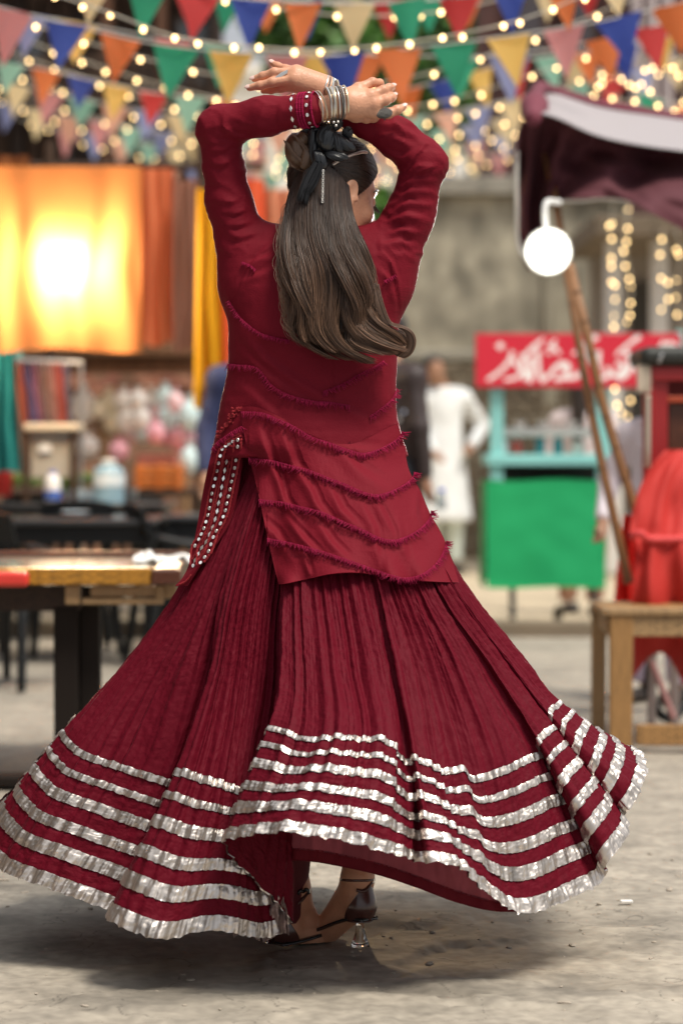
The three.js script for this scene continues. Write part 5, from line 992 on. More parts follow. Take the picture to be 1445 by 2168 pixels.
chair('black plastic chair at the far left behind the black table', 30, 1340, 13.0, -0.3);
function blackTable(label, x0, x1, ytop, d, depth) {
  const t = thing('black_table', label, 'table', 'black tables at the left'), a = PD(x0, ytop, d), b = PD(x1, ytop, d), h = a.y, w = b.x - a.x;
  part('top', new MB().box((a.x + b.x) / 2, h, a.z - depth / 2, w, 0.03, depth, 0.01).geo, K.blackTop, t); part('apron', new MB().box((a.x + b.x) / 2, h - 0.06, a.z - depth / 2, w * 0.94, 0.09, depth * 0.9, 0.006).geo, K.black, t);
  for (const s of [0.05, 0.95]) for (const q of [0.08, 0.92]) part('leg', new MB().box(lerp(a.x, b.x, s), (h - 0.02) / 2, a.z - depth * q, 0.055, h - 0.03, 0.055, 0.008).geo, K.black, t);
  settle(t); return t;
}
blackTable('glossy black table in front, behind the games board', -60, 332, 1106, 11.4, 0.8);
blackTable('glossy black table further back that carries the blue jug', -40, 352, 1072, 13.1, 0.8);
blackTable('small black table beside the dancer under the navy sleeve', 350, 440, 1098, 12.0, 0.6);
{ // water jug, bottle and cups
  const at = (x, y, d) => PD(x, y, d), glassy = mat([0.45, 0.72, 0.86], 0.15, { transmission: 0.75, thickness: 0.05, ior: 1.2 });
  let t = thing('water_jug', 'large pale blue water jug standing on the rear black table', 'jug'), c = at(231, 1068, 13.2);
  part('body', latheG([[0, 0], [0.082, 0], [0.086, 0.01], [0.086, 0.07], [0.081, 0.08], [0.086, 0.09], [0.086, 0.17], [0.075, 0.2], [0.04, 0.212], [0.035, 0.225], [0, 0.225]], 28).translate(c.x, c.y, c.z), mat([0.45, 0.70, 0.84], 0.2, { transmission: 0.45, clearcoat: 0.5 }), t); part('cap', latheG([[0, 0.222], [0.04, 0.222], [0.04, 0.245], [0, 0.245]], 20).translate(c.x, c.y, c.z), K.white, t); part('label_band', latheG([[0.0875, 0.1], [0.0885, 0.105], [0.0885, 0.16], [0.0875, 0.165]], 28).translate(c.x, c.y, c.z), mat([0.72, 0.82, 0.88], 0.4), t); settle(t);
  t = thing('bottle', 'white bottle with a blue label and blue cap left of the jug', 'bottle'); c = at(112, 1062, 13.1);
  part('body', latheG([[0, 0], [0.043, 0], [0.045, 0.06], [0.045, 0.105], [0.032, 0.135], [0.02, 0.148], [0, 0.148]], 24).translate(c.x, c.y, c.z), mat([0.8, 0.81, 0.83], 0.25, { clearcoat: 0.5 }), t); part('label_band', latheG([[0.0462, 0.012], [0.0468, 0.015], [0.0468, 0.055], [0.0462, 0.058]], 24).translate(c.x, c.y, c.z), mat([0.05, 0.13, 0.5], 0.4), t); part('cap', latheG([[0, 0.146], [0.021, 0.146], [0.021, 0.168], [0, 0.168]], 18).translate(c.x, c.y, c.z), mat([0.12, 0.16, 0.5], 0.4), t); settle(t);
  [[150, 1064, 'clear cup left of the blue jug, farther from it'], [170, 1064, 'clear cup left of the blue jug, next to it'], [190, 1066, 'pale tumbler just against the left of the blue jug'], [160, 1098, 'white dish on the front black table'], [282, 1062, 'small steel bowl right of the blue jug']].forEach(([x, y, lab], i) => { const q = thing(i === 3 ? 'dish' : i === 4 ? 'steel_bowl' : 'cup', lab, i === 3 ? 'dish' : i === 4 ? 'bowl' : 'cup'), e = at(x, y, i === 3 ? 11.7 : 13.3); part('wall', i === 3 ? latheG([[0, 0], [0.04, 0], [0.075, 0.02], [0.07, 0.022], [0.04, 0.006], [0, 0.006]], 20).translate(e.x, e.y + 0.014, e.z) : latheG([[0, 0], [0.022, 0], [0.028, 0.06], [0.025, 0.06], [0.02, 0.004], [0, 0.004]], 18).translate(e.x, e.y + 0.012, e.z), i === 4 ? K.steel : mat([0.7, 0.8, 0.86], 0.2, { ior: 1.45, transmission: i < 3 ? 0.5 : 0.02 }), q); settle(q); });
}
{ // games board on its dark trestle
  const t = thing('games_board', 'square games board with amber wooden rim and pale playing surface at the left', 'games board'), d = 7.35, h0 = PD(200, 1206, d).y, zf = DIST - d, xr = PD(322, 1206, d).x, D = 0.92, xl = xr - 1.05;
  part('playing_surface', new MB().box((xl + xr) / 2, h0 - 0.012, zf - D / 2, 1.0, 0.02, D - 0.06, 0.002).geo, mat([0.66, 0.56, 0.43], 0.14, { clearcoat: 0.8, clearcoatRoughness: 0.08 }), t);
  part('front_rim', new MB().box((xl + xr) / 2, h0 - 0.02, zf, xr - xl, 0.052, 0.045, 0.006).geo, K.yellow, t);
  part('rear_rim', new MB().box((xl + xr) / 2 + 0.05, h0 - 0.01, zf - D, xr - xl + 0.1, 0.05, 0.045, 0.006).geo, K.redbrown, t);
  part('right_rim', new MB().box(xr + 0.04, h0 - 0.02, zf - D / 2 - 0.0, 0.075, 0.05, D + 0.045, 0.006).geo, K.redbrown, t);
  part('corner_block', new MB().box(xr + 0.045, h0 - 0.021, zf + 0.004, 0.09, 0.044, 0.06, 0.006).geo, K.redbrown, t);
  // pale battens under the rim
  const y1 = PD(0, 1240, d).y, y2 = PD(0, 1280, d).y, bx = (x) => PD(x, 1260, d).x;
  const B = (n, x0, x1, a, b, dz = 0) => part(n, new MB().box((bx(x0) + bx(x1)) / 2, lerp(y1, y2, (a + b) / 2), zf - 0.03 + dz, bx(x1) - bx(x0), (y1 - y2) * (b - a), 0.05, 0.003).geo, K.palewood, t);
  B('batten', 138, 168, 0.0, 1.0, 0.004); B('batten', 172, 345, 0.68, 1.0); B('batten', 190, 330, 0.06, 0.62, -0.012); B('batten', 330, 346, 0.0, 0.7, 0.002); B('batten', 346, 372, -0.05, 0.72, -0.02);
  settle(t);
  const s = thing('trestle', 'black wooden trestle under the games board', 'trestle');
  part('apron', new MB().box(PD(30, 1268, d).x - 0.15, PD(0, 1272, d).y, zf - 0.12, 0.68, 0.075, 0.06, 0.004).geo, K.darkwood, s);
  const leg = mat([0.014, 0.010, 0.008], 0.7, { specularIntensity: 0.3 });
  const lx = PD(132, 1300, d).x, lx2 = PD(172, 1300, d).x, top = PD(0, 1290, d).y;
  part('leg', new MB().box(lx, top / 2, zf - 0.12, 0.074, top, 0.07, 0.004).geo, leg, s); part('leg', new MB().box(lx2 + 0.012, top / 2, zf - 0.17, 0.06, top, 0.07, 0.004).geo, leg, s); part('leg', new MB().box(lx - 0.9, top / 2, zf - 0.12, 0.074, top, 0.07, 0.004).geo, leg, s);
  part('foot', new MB().box(lx - 0.42, 0.02, zf - 0.12, 1.0, 0.03, 0.12, 0.006).geo, leg, s); part('brace', new MB().box(lx - 0.42, top + 0.012, zf - 0.6, 1.1, 0.045, 0.06, 0.004).geo, leg, s); part('leg', new MB().box(lx, top / 2, zf - 0.75, 0.07, top, 0.07, 0.004).geo, leg, s);
  settle(s);
  const r = thing('red_roll', 'rounded red plastic roll resting against the amber rim at the left edge', 'roll'), a = PD(-40, 1226, d - 0.12), b = PD(58, 1224, d - 0.12);
  part('grip', new MB().box((a.x + b.x) / 2, a.y, a.z, b.x - a.x + 0.014, 0.047, 0.05, 0.016).geo, mat([0.62, 0.03, 0.016], 0.28, { clearcoat: 0.4 }), r); part('collar', new MB().box(a.x + 0.01, a.y, a.z, 0.05, 0.052, 0.056, 0.01).geo, mat([0.45, 0.02, 0.012], 0.35), r); settle(r);
  const cl2 = thing('white_cloth', 'crumpled white paper on the right corner of the games board', 'paper'); const q = PD(352, 1192, 7.9); part('sheet', slab((u, v) => V(q.x + (u - 0.5) * 0.19, q.y + 0.004 + 0.024 * Math.abs(nz(u * 5, v * 5, 2)) * 2, q.z + (v - 0.5) * 0.3), 24, 24, 0.002), K.white, cl2); settle(cl2);
}
// ================================================================ right side: shaved-ice stall, canopy, red cabinet, bench
{
  const t = thing('shaved_ice_stall', 'small turquoise stall with a green cloth front and red sign above', 'stall'), d = 13.7, th = 0.5;
  part('front_panel', slab((u, v) => { const p = PD(lerp(1030, 1281, u), lerp(1016, 1244, v) + 2 * Math.sin(u * 8), d); p.z += 0.008 * Math.sin(u * 9 + v * 2) * v + 0.006 * nz(u * 4, v * 4, 2); return p; }, 40, 24, 0.004, [1, 1]), K.green, t);
  part('side_panel', slab((u, v) => { const p = PD(1030, lerp(1018, 1246, v), d); p.x -= 0.012 * v; p.z -= th * u; return p; }, 10, 10, 0.004), mat([0.02, 0.30, 0.09], 0.75), t);
  part('cabinet', rectG(1034, 1020, 1277, 1236, d + 0.02, th - 0.06), K.teal, t);
  part('counter', rectG(1030, 962, 1283, 986, d - 0.03, th + 0.04, 0.01), K.teal, t);
  for (const x of [1037, 1262]) { part('post', rectG(x, 812, x + 28, 1024, d, 0.06, 0.006), K.teal, t); part('post', rectG(x, 760, x + 26, 1024, d + th - 0.05, 0.05, 0.006), K.teal, t); }
  part('back_shelf', rectG(1062, 906, 1262, 924, d + 0.1, 0.25, 0.006), mat([0.82, 0.80, 0.74], 0.2, { metalness: 0.5 }), t);
  part('under_shelf', rectG(1062, 984, 1262, 1018, d + 0.3, 0.02), mat([0.05, 0.04, 0.035], 0.8), t);
  for (const x of [1078, 1252]) for (const q of [0.02, th - 0.1]) part('leg', rectG(x, 1240, x + 13, 1334, d + q, 0.05, 0.008), mat([0.05, 0.05, 0.045], 0.6), t);
  part('wheel', new THREE.TorusGeometry(0.05, 0.014, 8, 20).rotateY(1.2).translate(PD(1180, 1318, d + 0.2).x, 0.062, DIST - d - 0.2), mat([0.1, 0.07, 0.04], 0.7), t);
  // red board with white Urdu lettering (flat print)
  const cv = document.createElement('canvas'); cv.width = 1740; cv.height = 480; const g = cv.getContext('2d');
  g.fillStyle = '#d2253c'; g.fillRect(0, 0, 1740, 480); g.strokeStyle = '#f7f2f0'; g.fillStyle = '#f7f2f0'; g.lineCap = 'round'; g.lineJoin = 'round';
  const X = (x) => (x - 1005) * 4, Y = (y) => (y - 700) * 4;
  const pen = (w, ...p) => { g.lineWidth = w * 4; g.beginPath(); g.moveTo(X(p[0][0]), Y(p[0][1])); for (let i = 1; i + 1 < p.length; i += 2) g.quadraticCurveTo(X(p[i][0]), Y(p[i][1]), X(p[i + 1][0]), Y(p[i + 1][1])); g.stroke(); };
  const dot = (x, y, r = 5.5) => { g.save(); g.translate(X(x), Y(y)); g.rotate(0.8); g.fillRect(-r * 3.6, -r * 3.6, r * 7.2, r * 7.2); g.restore(); };
  // kaf alif re nun re, written right to left
  dot(1056, 727, 8); pen(9, [1081, 742], [1078, 765], [1062, 778], [1052, 790], [1032, 803]); pen(8, [1080, 755], [1090, 772], [1102, 782], [1104, 800], [1068, 804]);
  pen(11, [1108, 800], [1122, 790], [1122, 758]); pen(9, [1110, 790], [1098, 770], [1104, 748]);
  pen(8, [1104, 758], [1122, 728], [1143, 716]); pen(7, [1122, 740], [1136, 722], [1146, 712]); pen(11, [1120, 806], [1126, 780], [1116, 762]);
  pen(10, [1137, 740], [1134, 770], [1142, 800]); 
  // gaf nun dal alif
  pen(10, [1146, 806], [1162, 796], [1170, 782], [1176, 768], [1192, 776]); dot(1172, 733, 6); dot(1160, 742, 5); dot(1180, 742, 5); pen(8, [1160, 730], [1168, 722], [1172, 716]);
  pen(11, [1176, 802], [1196, 804], [1200, 784], [1206, 764], [1184, 768]); pen(11, [1200, 800], [1226, 800], [1234, 776], [1240, 750], [1232, 738]); pen(8, [1214, 744], [1238, 722], [1262, 708]); pen(7, [1222, 734], [1244, 714], [1258, 704]);
  // gola
  pen(11, [1266, 742], [1262, 772], [1268, 796]); pen(10, [1268, 800], [1280, 804], [1290, 790]); pen(11, [1286, 780], [1304, 806], [1316, 786], [1322, 764], [1308, 768]); pen(12, [1310, 800], [1330, 796], [1334, 768], [1334, 750], [1326, 744]); pen(8, [1306, 746], [1330, 720], [1352, 708]); pen(7, [1318, 736], [1338, 714], [1350, 704]);
  // last word with its hooked nun
  pen(12, [1348, 752], [1344, 800], [1374, 802], [1402, 798], [1404, 762]); dot(1374, 764, 6); dot(1404, 720, 5); dot(1420, 720, 5); pen(10, [1404, 770], [1420, 790], [1432, 760]); pen(8, [1398, 728], [1412, 716], [1430, 726]);
  const tx = new THREE.CanvasTexture(cv); tx.colorSpace = THREE.SRGBColorSpace;
  const a = PD(1006, 706, d - 0.05), b = PD(1440, 820, d - 0.05), bw = b.x - a.x, bh = a.y - b.y;
  const sg = new MB().box((a.x + b.x) / 2, (a.y + b.y) / 2, a.z - 0.02, bw, bh, 0.03, 0.004).geo; const sign = part('sign_board', sg, mat([0.62, 0.02, 0.045], 0.5), t, 'red board with white Urdu lettering'); sign.rotation.z = 0; 
  const face = new THREE.PlaneGeometry(bw - 0.008, bh - 0.008); face.translate((a.x + b.x) / 2, (a.y + b.y) / 2, a.z - 0.0008); part('lettering', face, mat([1, 1, 1], 0.5, { map: tx }), sign);
  part('sign_post', rectG(1430, 700, 1446, 1240, d + 0.1, 0.05), K.teal, t);
  settle(t);
  const J = [['clear glass jar on the stall counter, at the left end', 1062, 0.035, 0.09, [0.75, 0.8, 0.8]], ['red topped jar on the stall counter', 1092, 0.035, 0.08, [0.5, 0.06, 0.04]], ['teal syrup bottle on the stall counter, left one', 1142, 0.03, 0.1, [0.02, 0.22, 0.25]], ['teal syrup bottle on the stall counter, right one', 1180, 0.03, 0.1, [0.02, 0.22, 0.25]], ['pale jar on the stall counter near the bamboo poles', 1222, 0.035, 0.07, [0.7, 0.72, 0.68]]];
  for (const [lab, x, r, h, c] of J) { const o = thing('jar', lab, 'jar'), q = PD(x, 962, d + 0.15); part('glass', latheG([[0, 0], [r, 0], [r, h * 0.8], [r * 0.6, h * 0.92], [r * 0.6, h], [0, h]], 16).translate(q.x, q.y, q.z), mat(c, 0.12, { clearcoat: 0.6 }), o); part('lid', latheG([[0, h], [r * 0.68, h], [r * 0.68, h * 1.15], [0, h * 1.15]], 16).translate(q.x, q.y, q.z), K.steel, o); settle(o); }
  for (const [lab, x, r] of [['steel bowl upturned on the bright stall shelf, left', 1100, 0.035], ['steel bowl on the bright stall shelf, middle', 1150, 0.04], ['steel bowl on the bright stall shelf, right', 1210, 0.035]]) { const o = thing('steel_bowl', lab, 'bowl'), q = PD(x, 906, d + 0.2); part('bowl', latheG([[0, 0], [r * 0.6, 0.005], [r, 0.04], [r * 0.95, 0.04], [r * 0.55, 0.01], [0, 0.008]], 18).translate(q.x, q.y, q.z), K.steel, o); settle(o); }
}
{ // plum canopy with pale roof panel on bamboo poles
  const t = thing('canopy', 'plum cloth canopy with a pale grey roof panel at the upper right', 'canopy'), d = 9.2;
  const TP = pline([[1092, 330], [1096, 285], [1112, 250], [1140, 240], [1175, 246], [1215, 262], [1262, 284], [1320, 303], [1390, 314], [1500, 322]]), BT = pline([[1093, 430], [1096, 520], [1128, 572], [1150, 470], [1172, 428], [1215, 420], [1290, 418], [1345, 432], [1400, 462], [1500, 512]]);
  part('valance', slab((u, v) => { const a = TP(u), b = BT(u), x = lerp(a[0], b[0], v), y = lerp(a[1], b[1], v); return PD(x, y, d + 0.25 * Math.sin(v * 2.4 + u * 2) - 0.06 * Math.sin(u * 26 + v * 5) - 0.05 * nz(u * 9, v * 4, 1) + 1.2 * (1 - u) * (v - 0.3) * 0.4); }, 110, 40, 0.004, [2, 1]), K.maroon, t);
  const A = pline([[1136, 190], [1180, 200], [1260, 226], [1340, 240], [1500, 262]]), B = pline([[1140, 240], [1180, 250], [1262, 286], [1360, 308], [1500, 326]]);
  part('roof_panel', slab((u, v) => { const a = A(u), b = B(u); return PD(lerp(a[0], b[0], v), lerp(a[1], b[1], v) - 1, d - 0.02 + 1.1 * (1 - v) + 0.03 * nz(u * 6, v * 4, 5)); }, 60, 14, 0.004, [2, 1]), mat([0.34, 0.31, 0.32], 0.85), t);
  part('ridge', tubeG([[1128, 252, d - 0.05], [1134, 205, d + 0.5], [1146, 186, d + 0.9], [1175, 196, d + 1.1], [1262, 222, d + 1.1], [1350, 238, d + 1.1], [1480, 258, d + 1.1]].map((q) => PD(...q)), (u) => 0.028 + 0.03 * Math.exp(-(((u - 0.16) / 0.1) ** 2)), 50, 10), mat([0.16, 0.03, 0.05], 0.8), t);
  part('piping', tubeG([[1092, 320, d], [1093, 430, d + 0.1], [1097, 520, d + 0.2], [1112, 548, d + 0.2], [1130, 572, d + 0.2]].map((q) => PD(...q)), 0.009, 30, 6), mat([0.75, 0.73, 0.68], 0.6), t);
  part('piping', tubeG([[1185, 424, d + 0.2], [1230, 425, d + 0.25], [1262, 421, d + 0.25], [1330, 424, d + 0.25]].map((q) => PD(...q)), 0.007, 30, 6), mat([0.75, 0.73, 0.68], 0.6), t);
  settle(t);
  const pole = (lab, pts, r) => { const o = thing('bamboo_pole', lab, 'pole', 'bamboo poles of the canopy'), c = pts.map((q) => PD(...q)); part('stem', tubeG(c, (u) => r * lerp(0.8, 1.05, u), 40, 12), K.bamboo, o); const cc = curve(c); for (let i = 1; i < 9; i++) { const p = cc.getPointAt(i / 9), q = cc.getTangentAt(i / 9); part('node', new THREE.TorusGeometry(r * 0.93, r * 0.16, 6, 16).applyQuaternion(new THREE.Quaternion().setFromUnitVectors(V(0, 0, 1), q)).translate(p.x, p.y, p.z), wd([0.2, 0.09, 0.035], 0.5), o); } settle(o); };
  pole('bamboo pole of the canopy, left and longer one, bowed, leaning left', [[1138, 260, 9.6], [1174, 420, 9.4], [1202, 590, 9.2], [1230, 760, 9.1], [1262, 930, 9.0], [1330, 1235, 8.9]], 0.0165);
  pole('bamboo pole of the canopy, right and thicker one, ending at the red drape', [[1206, 560, 9.15], [1240, 700, 9.05], [1274, 850, 9.0], [1309, 970, 8.95], [1366, 1150, 8.9]], 0.019);
}
{ // red cabinet under a red drape
  const t = thing('red_cabinet', 'red painted wooden cabinet with silver trimmed post and black rounded lid', 'cabinet'), d = 8.9;
  part('post', rectG(1362, 775, 1384, 1290, d + 0.02, 0.05, 0.006), K.redpaint, t); part('trim', rectG(1350, 772, 1378, 832, d, 0.06, 0.01), mat([0.72, 0.62, 0.50], 0.3, { metalness: 0.9, bumpMap: rep(T.slub, 30), bumpScale: 0.004 }), t); part('trim', rectG(1366, 836, 1376, 990, d - 0.02, 0.02, 0.004), mat([0.75, 0.66, 0.5], 0.3, { metalness: 0.9 }), t);
  part('panel', rectG(1384, 790, 1412, 1000, d + 0.03, 0.04, 0.004), K.redpaint, t); part('rail', rectG(1378, 776, 1560, 806, d + 0.01, 0.05, 0.006), K.redpaint, t); part('back', rectG(1380, 790, 1560, 1250, d + 0.4, 0.03, 0.004), mat([0.16, 0.012, 0.012], 0.5), t);
  part('rail', rectG(1412, 838, 1560, 852, d + 0.03, 0.04, 0.004), mat([0.4, 0.06, 0.02], 0.4), t); part('carved_panel', rectG(1412, 852, 1560, 1000, d + 0.06, 0.03, 0.006), wd([0.16, 0.05, 0.02], 0.4), t);
  part('lid', rectG(1356, 733, 1570, 774, d - 0.02, 0.4, 0.045), mat([0.022, 0.024, 0.02], 0.55), t); part('latch', bar(1392, 768, d - 0.05, 1402, 748, d - 0.05, 0.006), K.steel, t);
  for (const x of [1372, 1420, 1480]) part('leg', rectG(x, 1250, x + 16, 1548, d + 0.1, 0.05, 0.006), mat([0.36, 0.30, 0.28], 0.4, { metalness: 0.5 }), t); part('brace', bar(1378, 1400, d + 0.1, 1424, 1520, d + 0.1, 0.012), mat([0.5, 0.25, 0.24], 0.5), t); part('wheel_rim', new THREE.TorusGeometry(0.16, 0.018, 8, 30).rotateY(0.9).translate(PD(1438, 1450, d).x, 0.18, DIST - d - 0.25), K.black, t);
  settle(t);
  const r = thing('red_drape', 'scarlet cloth draped over the lower half of the red cabinet', 'cloth'), dd = 8.65;
  const L = pline([[1408, 952, 0.1], [1380, 985, 0.05], [1350, 1040, 0], [1336, 1100, -0.03], [1332, 1136, -0.06], [1346, 1146, -0.1], [1342, 1210, -0.12], [1338, 1290, -0.1], [1340, 1360, -0.02], [1340, 1432, 0.05]]);
  part('fabric', slab((u, v) => { const l = L(v), x = lerp(l[0], 1580, u), y = l[1] + 5 * Math.sin(u * 15) * v + (v > 0.8 ? (v - 0.8) * 5 * (-70 * Math.abs(Math.sin(u * 6.5 + 0.25)) + 20) : 0); return PD(x, y, dd + l[2] + 0.03 * Math.sin(u * 22 + 2.5 * nz(u * 2, v * 3, 2)) * v + 0.03 * nz(u * 8, v * 6, 4) + 0.25 * u * 0.2); }, 90, 70, 0.004, [1, 1.4]), K.red, r);
  part('knot', new MB().tube([[1336, 1136, dd - 0.1], [1352, 1128, dd - 0.14], [1368, 1140, dd - 0.12], [1420, 1142, dd - 0.1], [1560, 1140, dd - 0.1]].map((q) => PD(...q)), 0.014, 24, 8).geo, mat([0.6, 0.05, 0.05], 0.7), r); settle(r);
  cloth('red_apron', 'bright scarlet cloth panel hanging left of the bamboo pole ends', 'cloth', 1318, 1090, 1350, 1276, 9.05, mat([0.80, 0.02, 0.012], 0.7), 0.02, 2, { bx0: 1298, bx1: 1350, hem: 2 });
}
{ // wooden bench
  const t = thing('wooden_bench', 'plain honey coloured wooden bench in front of the red drape', 'bench'), d = 8.3, x0 = 1277, y0 = 1300;
  const a = PD(x0, y0, d), W2 = 0.75, D2 = 0.42, top = PD(0, 1296, d).y;
  for (let i = 0; i < 3; i++) part('seat_plank', new MB().box(a.x + W2 / 2 - 0.005, top, a.z - 0.06 - i * 0.135, W2, 0.024, 0.128, 0.005).geo, i === 1 ? K.honey : K.palewood, t);
  part('front_rail', new MB().box(a.x + W2 / 2 + 0.03, top - 0.05, a.z - 0.025, W2 - 0.06, 0.07, 0.03, 0.004).geo, K.palewood, t); part('side_rail', new MB().box(a.x + 0.03, top - 0.05, a.z - D2 / 2, 0.03, 0.06, D2 - 0.1, 0.004).geo, K.palewood, t);
  part('leg', new MB().box(a.x + 0.062, (top - 0.012) / 2, a.z - 0.03, 0.078, top - 0.012, 0.052, 0.005).geo, K.honey, t); part('leg', new MB().box(a.x + 0.024, (top - 0.012) / 2, a.z - D2 + 0.03, 0.05, top - 0.012, 0.05, 0.005).geo, K.palewood, t); part('leg', new MB().box(a.x + W2 - 0.05, (top - 0.012) / 2, a.z - 0.03, 0.078, top - 0.012, 0.052, 0.005).geo, K.honey, t);
  part('stretcher', new MB().box(a.x + W2 / 2 + 0.05, 0.055, a.z - 0.032, W2 - 0.13, 0.07, 0.04, 0.004).geo, K.honey, t); settle(t);
}
// ================================================================ people in the background
// joints in metres, figure facing +z before it is turned; each figure is one skin surface, clothes are parts
function figure(label, at, turn, o) {
  const t = thing('person', label, 'person'), H = o.h ?? 1.72, k = H / 1.72, h = 0.014;
  const hip = V(0, 0.93, 0), chest = V(0.0, 1.32, 0.0), neck = V(0, 1.47, 0.0), head = o.head ?? V(0, 1.61, 0.03);
  const sh = (s) => V(s * 0.178, 1.385, 0), armJ = { L: o.L ?? [V(0.24, 1.14, -0.02), V(0.25, 0.90, 0.08)], R: o.R ?? [V(-0.24, 1.14, -0.02), V(-0.25, 0.90, 0.08)] };
  const legJ = (s) => [V(s * 0.09, 0.90, 0), V(s * 0.10 + (o.step ?? 0) * s * 0.04, 0.49, 0.02 + (o.step ?? 0) * s * 0.1), V(s * 0.10, 0.09, -0.02 + (o.step ?? 0) * s * 0.2)];
  const torso = (x, y, z, g) => { let d = cap(x, y, z / 0.72, V(0, 1.05, 0), chest, 0.135 + g, 0.15 + g); for (const s of [-1, 1]) d = smin(d, cap(x, y, z, V(0, 1.43, 0), sh(s), 0.066 + g, 0.05 + g), 0.06); return smin(d, cap(x, y, z / 0.78, hip, V(0, 1.05, 0), 0.145 + g, 0.13 + g), 0.06); };
  const arms = (x, y, z, g, end = 1) => { let d = 9; for (const [s, J] of [[1, armJ.L], [-1, armJ.R]]) { d = smin(d, cap(x, y, z, sh(s), J[0], 0.052 + g, 0.042 + g), 0.01); d = smin(d, cap(x, y, z, J[0], J[0].clone().lerp(J[1], end), 0.042 + g, 0.03 + g), 0.02); } return d; };
  const legs = (x, y, z, g) => { let d = 9; for (const s of [-1, 1]) { const J = legJ(s); d = Math.min(d, smin(cap(x, y, z, J[0], J[1], 0.082 + g, 0.055 + g), cap(x, y, z, J[1], J[2], 0.055 + g, 0.036 + g * 1.4), 0.03)); } return d; };
  const body = (x, y, z) => {
    let d = torso(x, y, z, -0.01); d = smin(d, arms(x, y, z, -0.006), 0.03); d = smin(d, legs(x, y, z, -0.006), 0.03);
    d = smin(d, cap(x, y, z, neck, head, 0.053, 0.05), 0.03);
    const hx = x - head.x, hy = y - head.y, hz = z - head.z; d = smin(d, ell(hx, hy, hz, V(0, 0.03, -0.01), 0.076, 0.1, 0.095), 0.02); d = smin(d, ell(hx, hy, hz, V(0, -0.04, 0.03), 0.058, 0.075, 0.058), 0.03); d = smin(d, cap(hx, hy, hz, V(0, 0.01, 0.085), V(0, -0.03, 0.104), 0.009, 0.012), 0.012);
    for (const s of [-1, 1]) d = smin(d, ell(hx, hy, hz, V(s * 0.078, -0.01, -0.005), 0.01, 0.03, 0.018), 0.008);
    for (const J of [armJ.L, armJ.R]) { const w = J[1], f = w.clone().sub(J[0]).normalize(), q = w.clone().addScaledVector(f, 0.075); d = smin(d, cap(x, y, z, w, q, 0.03, 0.034), 0.015); for (let i = 0; i < 4; i++) { const b = q.clone().add(V((i - 1.5) * 0.018 * (Math.abs(f.x) < 0.7 ? 1 : 0.2), (i - 1.5) * 0.016 * (Math.abs(f.x) < 0.7 ? 0.2 : 1), 0.004)); d = smin(d, cap(x, y, z, b, b.clone().addScaledVector(f, 0.075 - 0.008 * Math.abs(i - 1.3)).add(V(0, 0, 0.02)), 0.011, 0.009), 0.008); } d = smin(d, cap(x, y, z, w.clone().addScaledVector(f, 0.02), w.clone().addScaledVector(f, 0.075).add(V(0, 0, 0.045)), 0.014, 0.011), 0.01); }
    return d;
  };
  const lo = V(-0.55, 0.02, -0.35), hi = V(0.55, 1.82, 0.42), wr = (a) => (x, y, z) => a * fbm(x * 9, y * 6, z * 9, 3);
  part('body', nets(body, lo, hi, h), mat(o.skin ?? [0.30, 0.15, 0.085], 0.55), t);
  const hem = o.hem ?? 0.52, fl = o.flare ?? 0.05;
  const shirt = (x, y, z) => { let d = torso(x, y, z, 0.016); d = smin(d, arms(x, y, z, 0.014, o.sleeve ?? 0.92), 0.05); const q = clamp((0.98 - y) / 0.5); if (y < 1.0) d = Math.min(d, Math.max(Math.hypot(x / (0.17 + fl * q), z / (0.125 + fl * q)) - 1, -0.2) * 0.13); d = Math.max(d, hem - y); d = Math.max(d, y - 1.475); return d; };
  part('shirt', nets(shirt, lo, hi, h, wr(0.012)), o.shirt, t);
  part('trousers', nets((x, y, z) => Math.max(legs(x, y, z, o.loose ?? 0.022), 0.1 - y), lo, V(0.4, 1.0, 0.4), h, wr(0.01)), o.trousers, t);
  const capH = nets((x, y, z) => { const hx = x - head.x, hy = y - head.y, hz = z - head.z; return Math.max(ell(hx, hy, hz, V(0, 0.036, -0.014), 0.086, 0.108, 0.104), hz - 0.04 - 0.55 * hy + 0.03, -0.075 - hy + (o.longHair ? -0.2 : 0)); }, V(head.x - 0.12, head.y - 0.12, -0.14), V(head.x + 0.12, head.y + 0.17, head.z + 0.14), 0.01, wr(0.012));
  part('hair', capH, mat([0.016, 0.011, 0.009], 0.5), t);
  if (o.longHair) part('long_hair', tubeG([V(head.x, head.y + 0.05, head.z - 0.06), V(head.x, head.y - 0.15, head.z - 0.1), V(head.x, head.y - 0.42, head.z - 0.12)], (u) => 0.075 - 0.03 * u, 14, 14, true), mat([0.02, 0.012, 0.009], 0.45), t);
  for (const s of [-1, 1]) { const a = legJ(s)[2]; part('shoe', new MB().box(a.x, 0.035, a.z + 0.06, 0.085, 0.07, 0.25, 0.03).geo, mat([0.035, 0.025, 0.02], 0.5), t); }
  if (o.extra) o.extra(t);
  t.position.set(at.x, 0, at.z); t.rotation.y = turn; t.scale.setScalar(k);
  return t;
}
const gp = (px, d) => { const p = PD(px, HORIZON, d); return V(p.x, 0, p.z); };
const white = mat([0.76, 0.79, 0.80], 0.75, { bumpMap: rep(T.weave, 10), bumpScale: 0.001 });
figure('man in a white kurta, hand on hip, left of the red sign', gp(936, 19.6), 0.35, { h: 1.76, shirt: white, trousers: mat([0.66, 0.74, 0.68], 0.8), hem: 0.42, flare: 0.07, skin: [0.34, 0.18, 0.11], L: [V(0.38, 1.17, -0.06), V(0.21, 1.02, 0.1)], R: [V(-0.25, 1.14, 0), V(-0.16, 0.98, 0.16)], head: V(-0.09, 1.59, 0.05), sleeve: 1 });
const dark = mat([0.035, 0.022, 0.022], 0.55);
